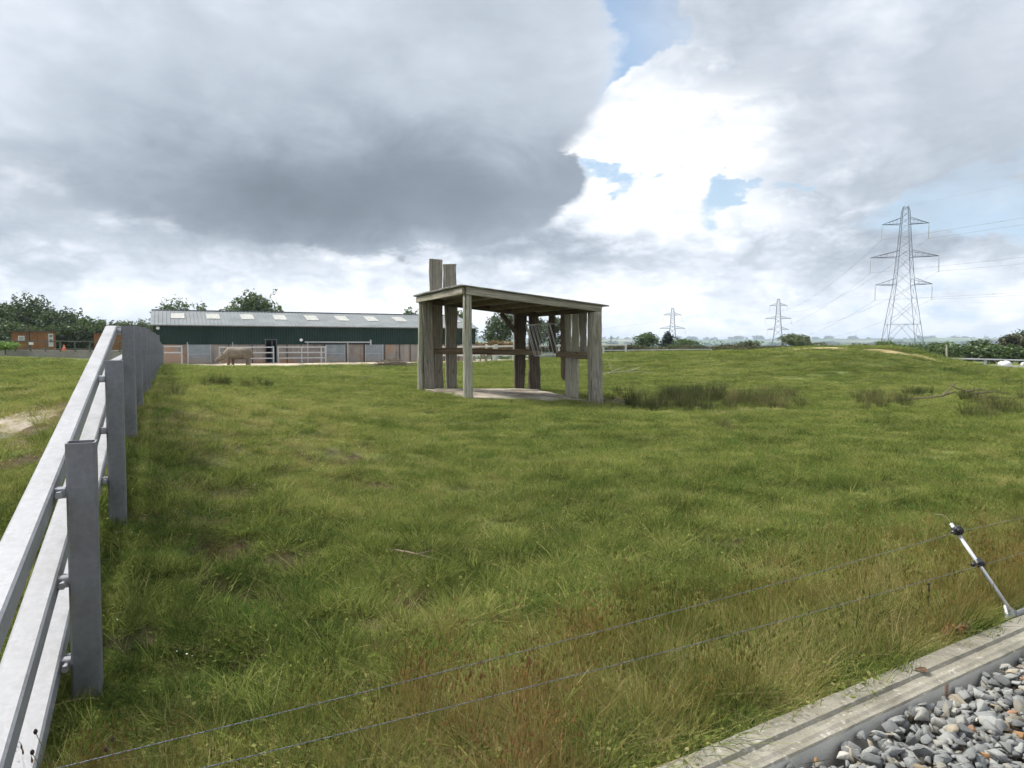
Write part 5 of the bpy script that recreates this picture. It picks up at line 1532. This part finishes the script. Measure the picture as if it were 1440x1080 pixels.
# ================================================================== pylons and lines
ST = m_plain('pylon_steel', (.085, .10, .125), .7, .2, .1)
INS = m_plain('insulator', (.42, .43, .42), .5)
CON = m_plain('conductor', (.16, .17, .18), .6)
def pylon(x, y, z0, sc, az, label, r=.085, tilt=0):
    """lattice tower; profile heights for a 51 m tower, arms along local X"""
    root = empty('pylon', (x, y, z0), label, 'pylon', 'electricity pylons')
    ca, sa = math.cos(az), math.sin(az)
    def P(a, b, c): return Vector((x + (a*ca - b*sa)*sc, y + (a*sa + b*ca)*sc, z0 + c*sc))
    lv = [(0, 6.0), (6.5, 5.15), (12.5, 4.4), (20, 3.4), (25.6, 2.65), (30.2, 2.30), (34.6, 2.0), (39.8, 1.62), (45.3, 1.30), (49.3, 1.05), (51, .62)]
    m = MB(); R = r*sc
    seg = []
    for (h0, w0), (h1, w1) in zip(lv[:-1], lv[1:]):
        n = max(1, round((h1-h0)/(w0+w1)*1.45)) if h0 >= 12 else 1
        for k in range(n): 
            a = h0+(h1-h0)*k/n; b = h0+(h1-h0)*(k+1)/n
            seg.append((a, w0+(w1-w0)*k/n, b, w0+(w1-w0)*(k+1)/n))
    cs = [(-1, -1), (1, -1), (1, 1), (-1, 1)]
    for (h0, w0, h1, w1) in seg:
        for i in range(4):
            s, q = cs[i], cs[(i+1) % 4]
            m.bar(P(s[0]*w0, s[1]*w0, h0), P(s[0]*w1, s[1]*w1, h1), R*1.5, R*1.5, None, 0)
            if h0 < 12.4:     # open K-bracing low down
                mid = ((s[0]+q[0])/2*w1, (s[1]+q[1])/2*w1)
                m.bar(P(s[0]*w0, s[1]*w0, h0), P(mid[0], mid[1], h1), R, R, None, 0); m.bar(P(q[0]*w0, q[1]*w0, h0), P(mid[0], mid[1], h1), R, R, None, 0)
                m.bar(P(s[0]*w1, s[1]*w1, h1), P(q[0]*w1, q[1]*w1, h1), R, R, None, 0)
            else:
                m.bar(P(s[0]*w0, s[1]*w0, h0), P(q[0]*w1, q[1]*w1, h1), R*.8, R*.8, None, 0); m.bar(P(q[0]*w0, q[1]*w0, h0), P(s[0]*w1, s[1]*w1, h1), R*.8, R*.8, None, 0)
    m.build('lattice_mast', ST, root)
    tips = []
    for (h, half, w) in ((45.3, 6.9, 1.30), (34.6, 10.1, 2.0), (25.6, 8.4, 2.65)):
        m = MB()
        for s in (-1, 1):
            tip = P(s*half, 0, h)
            for b in (-1, 1):
                m.bar(P(s*w, b*w, h-.1), tip, R*2.0, R*2.0, None, 0); m.bar(P(s*w*.95, b*w*.9, h+2.0), tip, R*1.5, R*1.5, None, 0)
                for k in range(1, 5):
                    u = k/5; lo = P(s*(w+(half-w)*u), b*w*(1-u), h-.1*(1-u)); hi = P(s*(w+(half-w)*u), b*w*.9*(1-u), h+2.0*(1-u))
                    if k < 4: m.bar(lo, hi, R*.7, R*.7, None, 0)
            tips.append(P(s*half, 0, h-5.0))
        m.build('crossarm', ST, root)
        for s in (-1, 1):
            g = MB(); a, b = P(s*half, 0, h), P(s*half, 0, h-5.0)
            g.cyl(a, b, .06*sc, n=5)
            for k in range(4, 17): g.cyl(a.lerp(b, k/18), a.lerp(b, (k+.5)/18), .15*sc, n=7)
            g.bar(b - Vector((.5*sc, 0, 0)), b + Vector((.5*sc, 0, 0)), .08*sc, .08*sc)
            g.build('insulator', INS, root)
    tips.append(P(0, 0, 51))
    return tips
p3 = (128.7, 235.0); z3 = 45 - 51
A3 = math.radians(-16)
t3 = pylon(p3[0], p3[1], z3, 1.0, A3, 'largest lattice pylon with three pairs of arms at the right', .075)
t2 = pylon((1093-720)/F*590, 590, -13.5, 1.0, A3, 'middle-distance pylon between the bushes and the large pylon', .14)
t1 = pylon((945-720)/F*570, 570, -22, 1.0, A3*.5, 'pylon behind the dark conifer', .14)
t0 = pylon((859-720)/F*1500, 1500, -33, 1.0, 0, 'tiny far pylon just right of the timber shelter', .24)
z4 = 8
def virt(x, y, z0, az):
    ca, sa = math.cos(az), math.sin(az); r = []
    for (h, half) in ((45.3, 6.9), (34.6, 10.1), (25.6, 8.4)):
        for s in (-1, 1): r.append(Vector((x+s*half*ca, y+s*half*sa, z0+h-5)))
    return r + [Vector((x, y, z0+51))]
t4 = virt(215, -70, -2, math.radians(20))
names = ['top arm left', 'top arm right', 'middle arm left', 'middle arm right', 'bottom arm left', 'bottom arm right', 'tower peak']
def line(a, b, sag, r, label, twin=.4):
    m = MB(); N = 28
    for off in ((-twin/2, twin/2) if twin else (0,)):
        P = []
        for k in range(N+1):
            u = k/N; p = a.lerp(b, u); p.z -= 4*sag*u*(1-u); P.append(p + Vector((off, 0, 0)))
        m.tube(P, r, 4)
    if twin:
        for k in range(1, 9):
            u = (k+.3*math.sin(k*7))/9; p = a.lerp(b, u); p.z -= 4*sag*u*(1-u)
            m.bar(p - Vector((.26, 0, 0)), p + Vector((.26, 0, 0)), .10, .14)
    o = m.build('power_line', CON); tag(o, label, 'power line', 'power lines')
for i in range(7):
    line(t3[i], t4[i], 3.0, .015, 'power line from the large pylon\'s %s off to the right' % names[i], .4 if i < 6 else 0)
    line(t3[i], t2[i], 7, .016, 'power line from the large pylon\'s %s to the middle-distance pylon' % names[i], .4 if i < 6 else 0)
# low single line crossing behind
t5 = virt(-350, 700, -40, math.radians(5))
for i in (0, 2, 4): line(t1[i], t5[i+1], 10, .035, 'faint power line from the far pylon\'s %s going left' % names[i], 0)

# ================================================================== foreground: edge beam, ballast, wires
def beam():
    mc, t, b = newmat('edge_beam_concrete')
    o = t.coord(); p = t.pos()
    n = t.noise(p, 4, 6, .65); n2 = t.noise(p, 90, 3); sp = t.noise(p, 28, 3, .7)
    g = t.node('ShaderNodeNewGeometry'); sep = t.node('ShaderNodeSeparateXYZ'); t.link(g.outputs['Normal'], sep.inputs[0])
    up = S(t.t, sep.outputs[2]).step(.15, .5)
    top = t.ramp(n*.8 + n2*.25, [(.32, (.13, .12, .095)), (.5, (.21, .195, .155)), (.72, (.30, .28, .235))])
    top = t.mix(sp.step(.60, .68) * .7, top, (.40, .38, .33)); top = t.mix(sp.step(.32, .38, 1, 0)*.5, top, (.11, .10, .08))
    side = t.ramp(n*.8 + n2*.2, [(.3, (.43, .42, .385)), (.7, (.60, .585, .54))])  # side faces coloured lighter than the top to make up for their shade
    side = t.mix(t.noise(t.scaled(p, (9, 9, 1.0)), 1.2, 4, .6).step(.55, .72)*.5, side, (.20, .18, .14))
    # rust run below the lifting hole
    sepo = t.node('ShaderNodeSeparateXYZ'); t.link(o, sepo.inputs[0]); xo, zo = S(t.t, sepo.outputs[2]), S(t.t, sepo.outputs[1])
    rx = (xo + (n-.5)*.03 - HOLE_S)._m('ABSOLUTE').step(.006, .024, 1, 0)
    side = t.mix(rx * .85, side, (.30, .15, .07))
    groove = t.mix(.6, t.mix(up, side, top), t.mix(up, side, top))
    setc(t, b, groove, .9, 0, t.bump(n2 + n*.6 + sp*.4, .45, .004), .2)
    # cross-section: x = outward(field) side, y = up ; groove with a raised inner lip
    root = empty('edge_beam', (BO[0], BO[1], -1.8), 'pale weathered concrete edging beam with a groove along its top, between grass and ballast', 'concrete beam')
    prof = [(.0, -.30), (.0, -.004), (-.006, .0), (-.086, .0), (-.096, -.014), (-.116, -.016), (-.128, -.005), (-.150, -.004), (-.164, -.010), (-.180, -.012), (-.186, -.020), (-.188, -.30)]
    zt = -1.452
    def ext(s0, s1):
        vs, fs = [], []; n_ = len(prof); K = max(2, int((s1-s0)/.06)); rnd = random.Random(int(s0*10))
        for k in range(K+1):
            s = s0 + (s1-s0)*k/K
            for (a, z) in prof:
                j = .0012 if z > -.1 else 0
                vs.append((a + rnd.uniform(-j, j), z + rnd.uniform(-j, j)*.7, s))
        for k in range(K):
            for i in range(n_): fs.append((k*n_+i, k*n_+(i+1) % n_, (k+1)*n_+(i+1) % n_, (k+1)*n_+i))
        fs += [tuple(reversed(range(n_))), tuple(range(K*n_, K*n_+n_))]
        return vs, fs
    # local frame: X = outward, Y = up, Z = along
    M = Matrix(((BN[0], 0, BD[0], BO[0]), (BN[1], 0, BD[1], BO[1]), (0, 1, 0, zt), (0, 0, 0, 1)))
    vs, fs = ext(-1.5, 5.6)
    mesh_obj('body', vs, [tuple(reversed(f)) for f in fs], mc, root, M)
    # lifting hole: rusty dished recess with a raised crust, standing 2 mm proud
    hm = m_plain('rusty_recess', (.10, .055, .035), .95, 0, .5, 40, .4)
    hv, hf = [], []; n_ = 22
    for j, (rr, zz) in enumerate(((1.0, .0035), (.86, .003), (.70, .001), (0.35, .0008))):
        for i in range(n_):
            a = 2*math.pi*i/n_; w = rr*(1+.13*math.sin(3*a)+.08*math.sin(7*a+1))
            hv.append((-.078 + .022*w*math.sin(a), zz, HOLE_S + .034*w*math.cos(a)))
    for j in range(3):
        for i in range(n_): hf.append((j*n_+i, j*n_+(i+1) % n_, (j+1)*n_+(i+1) % n_, (j+1)*n_+i))
    hf.append(tuple(range(3*n_, 4*n_)))
    mesh_obj('lifting_hole', hv, hf, hm, root, M)
HOLE_S = 1.53
beam()

def ballast():
    r = np.random.default_rng(4)
    import bmesh
    protos = []
    for k in range(40):
        bm = bmesh.new(); n = int(r.integers(9, 15))
        d = r.normal(size=(n, 3)); d /= np.linalg.norm(d, axis=1)[:, None]
        d = d * r.uniform(.85, 1.1, (n, 1)) * np.array([1.15, r.uniform(.65, .95), r.uniform(.45, .75)])
        for q in d: bm.verts.new(q)
        res = bmesh.ops.convex_hull(bm, input=bm.verts)
        bmesh.ops.delete(bm, geom=[g for g in res['geom_interior'] if isinstance(g, bmesh.types.BMVert)], context='VERTS')
        bmesh.ops.bevel(bm, geom=bm.edges[:], offset=.045, segments=1, affect='EDGES')
        bmesh.ops.triangulate(bm, faces=bm.faces[:]); bm.verts.index_update()
        V = np.array([v.co[:] for v in bm.verts]); Fc = np.array([[v.index for v in f.verts] for f in bm.faces]); bm.free()
        protos.append((V, Fc))
    VV, FF, CC = [], [], []; off = 0
    pal = [((.21, .225, .235), 34), ((.27, .285, .29), 26), ((.155, .165, .175), 18), ((.33, .335, .325), 9), ((.23, .225, .20), 10), ((.31, .28, .225), 6), ((.46, .46, .44), 1.6), ((.36, .21, .10), 1.6), ((.29, .17, .11), 1.6), ((.28, .23, .16), 3)]
    pr = np.array([p[1] for p in pal], float); pr /= pr.sum()
    pos = []
    for layer, (n, zoff) in enumerate(((4600, -.030), (5200, -.010), (4600, .010))):
        for _ in range(n):
            s = r.uniform(-.6, 3.9); q = -.195 - r.uniform(0, 1)**.85*1.6
            pos.append((s, q, zoff, layer))
    for (s, q, zo, layer) in pos:
        x, y = BO + BD*s + BN*q
        # heap against the beam, top about 9 cm under its lip near the right, lower to the left
        zsurf = -1.452 - .052 + .004*min(s, 3.0) - .01*max(0, -q-.5) + .010*math.sin(s*7)+.012*math.sin(q*11)
        a, b, c = r.uniform(0, 6.283, 3); c = r.normal(0, .4); b = r.normal(0, .35)
        sz = r.choice([.017, .024, .031, .043], p=[.26, .34, .27, .13]) * r.uniform(.85, 1.2)
        V, Fc = protos[r.integers(40)]
        Ra = np.array([[math.cos(a), -math.sin(a), 0], [math.sin(a), math.cos(a), 0], [0, 0, 1]]); Rb = np.array([[1, 0, 0], [0, math.cos(b), -math.sin(b)], [0, math.sin(b), math.cos(b)]]); Rc = np.array([[math.cos(c), 0, math.sin(c)], [0, 1, 0], [-math.sin(c), 0, math.cos(c)]])
        Vn = (V*sz) @ (Ra@Rb@Rc).T + np.array([x, y, zsurf + zo])
        # keep clear of the beam
        over = (Vn[:, 0]-BO[0])*BN[0] + (Vn[:, 1]-BO[1])*BN[1] + .190
        mo = over.max()
        if mo > 0: Vn[:, 0] -= BN[0]*mo; Vn[:, 1] -= BN[1]*mo
        VV.append(Vn); FF.append(Fc+off); off += len(V)
        c_ = np.array(pal[r.choice(len(pal), p=pr)][0]) * r.uniform(.50, .80) * np.array([1.04, 1.0, .94])
        CC.append(np.repeat(np.append(c_, 1)[None], len(V), 0))
    V = np.vstack(VV); Fc = np.vstack(FF)
    m, t, b = newmat('ballast_stone')
    at_ = t.node('ShaderNodeAttribute'); at_.attribute_name = 'stone'
    n = t.noise(t.pos(), 45, 5, .65); n2 = t.noise(t.pos(), 160, 3)
    col = t.mix(n.step(.3, .75)*.5, at_.outputs['Color'], t.mix(1.0, at_.outputs['Color'], (1.5, 1.48, 1.42), 'MULTIPLY'))
    col = t.mix(n.step(.28, .42, 1, 0)*.5, col, (.09, .085, .075))
    setc(t, b, col, .82, 0, t.bump(n2*.5+n, .5, .004), .3)
    o = big_mesh('ballast', V, Fc, m)
    a = o.data.color_attributes.new('stone', 'FLOAT_COLOR', 'POINT'); a.data.foreach_set('color', np.vstack(CC).astype(np.float32).ravel())
    tag(o, 'blue-grey crushed stone ballast with odd orange and white stones', None, None, 'stuff')
ballast()

def wires():
    N = Vector((BN[0], BN[1], 0)); D = Vector((BD[0], BD[1], 0)); o = Vector((BO[0], BO[1], 0))
    _p = _onz(1422, 860, -1.428); base = Vector((_p[0], _p[1], -1.428))
    # insulated outrigger rod leaning out over the field
    root = empty('fence_outrigger', base, 'leaning galvanised rod with two black insulators clipped to the concrete edge', 'fence outrigger')
    a1 = base + N*.335
    top = at(1337, 736, a1.y); 
    top = Vector((top.x, a1.y, top.z))
    d = (top - base).normalized()
    tube = MB(); tube.cyl(base, top, .0105, n=12); tube.build('rod', m_galv('rod_zinc', .45, .65, .35, .6), root, True)
    bk = m_galv('bracket_zinc', .40, .52, .5, .45, 1.1); blk = m_plain('insulator_black', (.012, .012, .014), .35)
    # flat flared bracket plate + channel going along the beam
    side = d.cross(Vector((0, -1, 0))).normalized()
    m = MB(); b0 = base + d*.035
    c1, c2 = D*.02, Vector((0, 0, 0))
    pl = [b0 - D*.012, b0 + D*.012, base + D*.065 + Vector((0, 0, -.012)), base + D*.068 + Vector((0, 0, -.036)), base + D*.02 + Vector((0, 0, -.050)), base - D*.035 + Vector((0, 0, -.040)), base - D*.032 + Vector((0, 0, -.008))]
    vs = pl + [p + N*.012 for p in pl]; n = len(pl)
    m.raw(vs, [tuple(range(n)), tuple(reversed(range(n, 2*n)))] + [(i, n+i, n+(i+1) % n, (i+1) % n) for i in range(n)])
    q = base + D*.06 + Vector((0, 0, -.024))
    m.bar(q, q + D*.5 + Vector((0, 0, .0)), .030, .006, Vector((0, 0, 1)), 0)
    m.bar(q + N*.014 - Vector((0, 0, .012)), q + N*.014 + D*.5 - Vector((0, 0, .012)), .03, .006, N, 0)
    m.build('bracket', bk, root)
    L = (top-base).length
    ins = []
    for f, fl in ((.915, 0), (.53, 1)):
        p = base + d*L*f; m = MB()
        m.cyl(p - d*.020, p + d*.020, .018, .018, 14)
        m.cyl(p - d*.006, p + d*.008, .026, .024, 14)
        if not fl:
            c = p + Vector((.006, -.026, .004)); m.cyl(c + Vector((0, .022, 0)), c, .026, .026, 18); m.cyl(c, c + Vector((0, -.008, 0)), .019, .016, 16)
            m.bar(p - D*.03 - Vector((0, 0, .010)), p + D*.0, .022, .016)
        else:
            m.cyl(p + D*.004 + d*.012, p + D*.036 - d*.014, .024, .017, 14); m.bar(p - D*.045 - Vector((0, 0, .004)), p, .022, .018)
            m.cyl(p - D*.045 - N*.008, p - D*.045 + N*.012, .013, .013, 10)
        m.build('insulator', blk, root, True); ins.append(p + Vector((0, -.02, -.004)) - D*.02)
    # bowed whisker of line at the tip
    m = MB(); m.tube([top, top + Vector((-.02, 0, .035)), top + Vector((-.05, .01, .05)), top + Vector((-.085, .02, .048))], .0013, 5); m.build('line_end', m_plain('line_pale', (.4, .38, .3), .6), root)
    # two stranded fence wires
    wm, t, b = newmat('stranded_wire'); v = t.noise(t.scaled(t.pos(), (1, 1, 1)), 160, 2)
    setc(t, b, t.ramp(v, [(.4, (.06, .07, .08)), (.6, (.20, .22, .24))]), .45, .5)
    for k, p in enumerate(ins):
        P = []
        for j in range(70):
            s = -5.2 + j*.12
            sag = .030*math.sin(math.pi*max(0, min(1, (s+5.2)/5.2))) * (1 if s < 0 else 0) + (.02*s if s > 0 else 0)
            P.append(p + D*s + Vector((0, 0, -sag + (.036 if k else .004)*max(0, -s))))
        m = MB(); m.tube(P, .0013, 6)
        q = [a + Vector((.0016*math.cos(i*2.2), 0, .0016*math.sin(i*2.2))) for i, a in enumerate(P)]
        w = m.build('fence_wire', wm, None, True); tag(w, ('upper stranded fence wire, farther from the concrete beam' if k == 0 else 'lower stranded fence wire, nearer the concrete beam'), 'wire', 'electric fence wires')
        if k == 1:
            s = -.50; a = p + D*s + Vector((0, 0, -.012)); g = MB()
            g.tube([a, a + Vector((.002, 0, -.04)), a + Vector((-.002, 0, -.08)), a + Vector((.004, 0, -.115))], [.003, .0045, .003, .002], 6)
            g.cyl(a - D*.008, a + D*.008, .0055, n=8)
            o_ = g.build('wire_dropper', blk); tag(o_, 'small dark dropper hanging from the lower fence wire', 'wire dropper')
wires()
def bits():
    # broken brown slab fragment by the beam under the outrigger
    _q = _onz(1372, 885, -1.45) + BN*.05; c = Vector((_q[0], _q[1], -1.45)); r = random.Random(2); m = MB()
    M = Matrix.Translation(c)
    for k, (dx, dy, w, l, h) in enumerate(((0, 0, .035, .10, .008),)):
        o = len(m.v); n = 8; pts = []
        for i in range(n):
            a = 2*math.pi*i/n; q = r.uniform(.75, 1.1); pts.append((l*q*math.cos(a), w*q*math.sin(a)))
        pts = [(x*BD[0]-y*BD[1], x*BD[1]+y*BD[0]) for x, y in pts]
        vs = [(x, y, -.02) for x, y in pts] + [(x*.9, y*.9, h) for x, y in pts]
        m.raw(vs, [tuple(reversed(range(n))), tuple(range(n, 2*n))] + [(i, (i+1) % n, n+(i+1) % n, n+i) for i in range(n)], M)
    o = m.build('stone_fragment', m_conc('fragment_stone', (.36, .29, .22), (.2, .12, .08), .6, 12)); tag(o, 'flat pale brown stone fragment lying against the beam beneath the leaning rod', 'stone')
    _q = _onz(1350, 893, -1.45) + BN*.03; c2 = Vector((_q[0], _q[1], -1.445)); m = MB()
    for k in range(16):
        p = c2 + Vector((r.uniform(-.05, .07), r.uniform(-.03, .03), r.uniform(0, .03))); a = r.uniform(0, 6.28); s = r.uniform(.012, .028)
        u = Vector((math.cos(a), math.sin(a), r.uniform(-.5, .5)))*s; v = Vector((-math.sin(a), math.cos(a), r.uniform(-.6, .6)))*s*.6
        m.raw([p-u, p+v, p+u, p-v, p-u+Vector((0,0,.001)), p+v+Vector((0,0,.001)), p+u+Vector((0,0,.001)), p-v+Vector((0,0,.001))], [(0,1,2,3),(7,6,5,4)])
    o = m.build('dead_leaves', m_plain('dead_leaf', (.26, .10, .05), .8, 0, .4, 40)); tag(o, 'clutch of reddish dead leaves beside the stone fragment', None, None, 'stuff')
    # knapweed stems with dark heads by the near rails
    sm, hm = m_plain('stem', (.14, .14, .06), .8), m_plain('seed_head', (.035, .015, .025), .8)
    labs = ['dark-headed knapweed stem reaching highest against the lowest metal rail', 'dark-headed knapweed stem just below the highest one at the lowest rail', 'brown-headed knapweed stem right of the near metal post foot', 'brown-headed knapweed stem farther right near the bottom left of the photo']
    for k, (px, py, d) in enumerate(((50, 1030, 2.30), (45.5, 1059, 2.26), (149, 1055, 2.55), (158, 1041, 2.7))):
        hd = at(px, py, d); x0 = hd.x + .06; y0 = hd.y + .05; z0 = tz(x0, y0)
        root = empty('knapweed', (x0, y0, z0), labs[k], 'wildflower', 'knapweed stems')
        m = MB(); m.tube([Vector((x0, y0, z0)), Vector((x0-.01, y0-.02, (z0+hd.z)/2)), hd], .0013, 5)
        q = Vector((x0-.01, y0-.02, (z0*.4+hd.z*.6))); m.tube([q, q + Vector((-.04, 0, .035)), q + Vector((-.07, .01, .05))], .0009, 4); m.tube([q, q + Vector((.04, 0, .03)), q + Vector((.05, .01, .06))], .0009, 4)
        m.build('stem', sm, root)
        m = MB(); m.tube([hd - Vector((0, 0, .006)), hd, hd + Vector((0, 0, .007)), hd + Vector((0, 0, .012))], [.003, .0065, .006, .002], 8); m.build('seed_head', hm, root)
bits()

# ================================================================== the air
def haze():
    m = bpy.data.materials.new('air'); m.use_nodes = True; nt = m.node_tree; nt.nodes.clear()
    v = nt.nodes.new('ShaderNodeVolumePrincipled'); v.inputs['Density'].default_value = HAZE; v.inputs['Color'].default_value = (.72, .84, 1, 1); v.inputs['Anisotropy'].default_value = .2
    out = nt.nodes.new('ShaderNodeOutputMaterial'); nt.links.new(v.outputs[0], out.inputs['Volume'])
    o = MB().box((-7900, -7900, -60), (7900, 7900, 62)).build('haze', m); tag(o, 'pale haze in the air over the fields', None, None, 'stuff')
HAZE = .00016
if HAZE: haze()
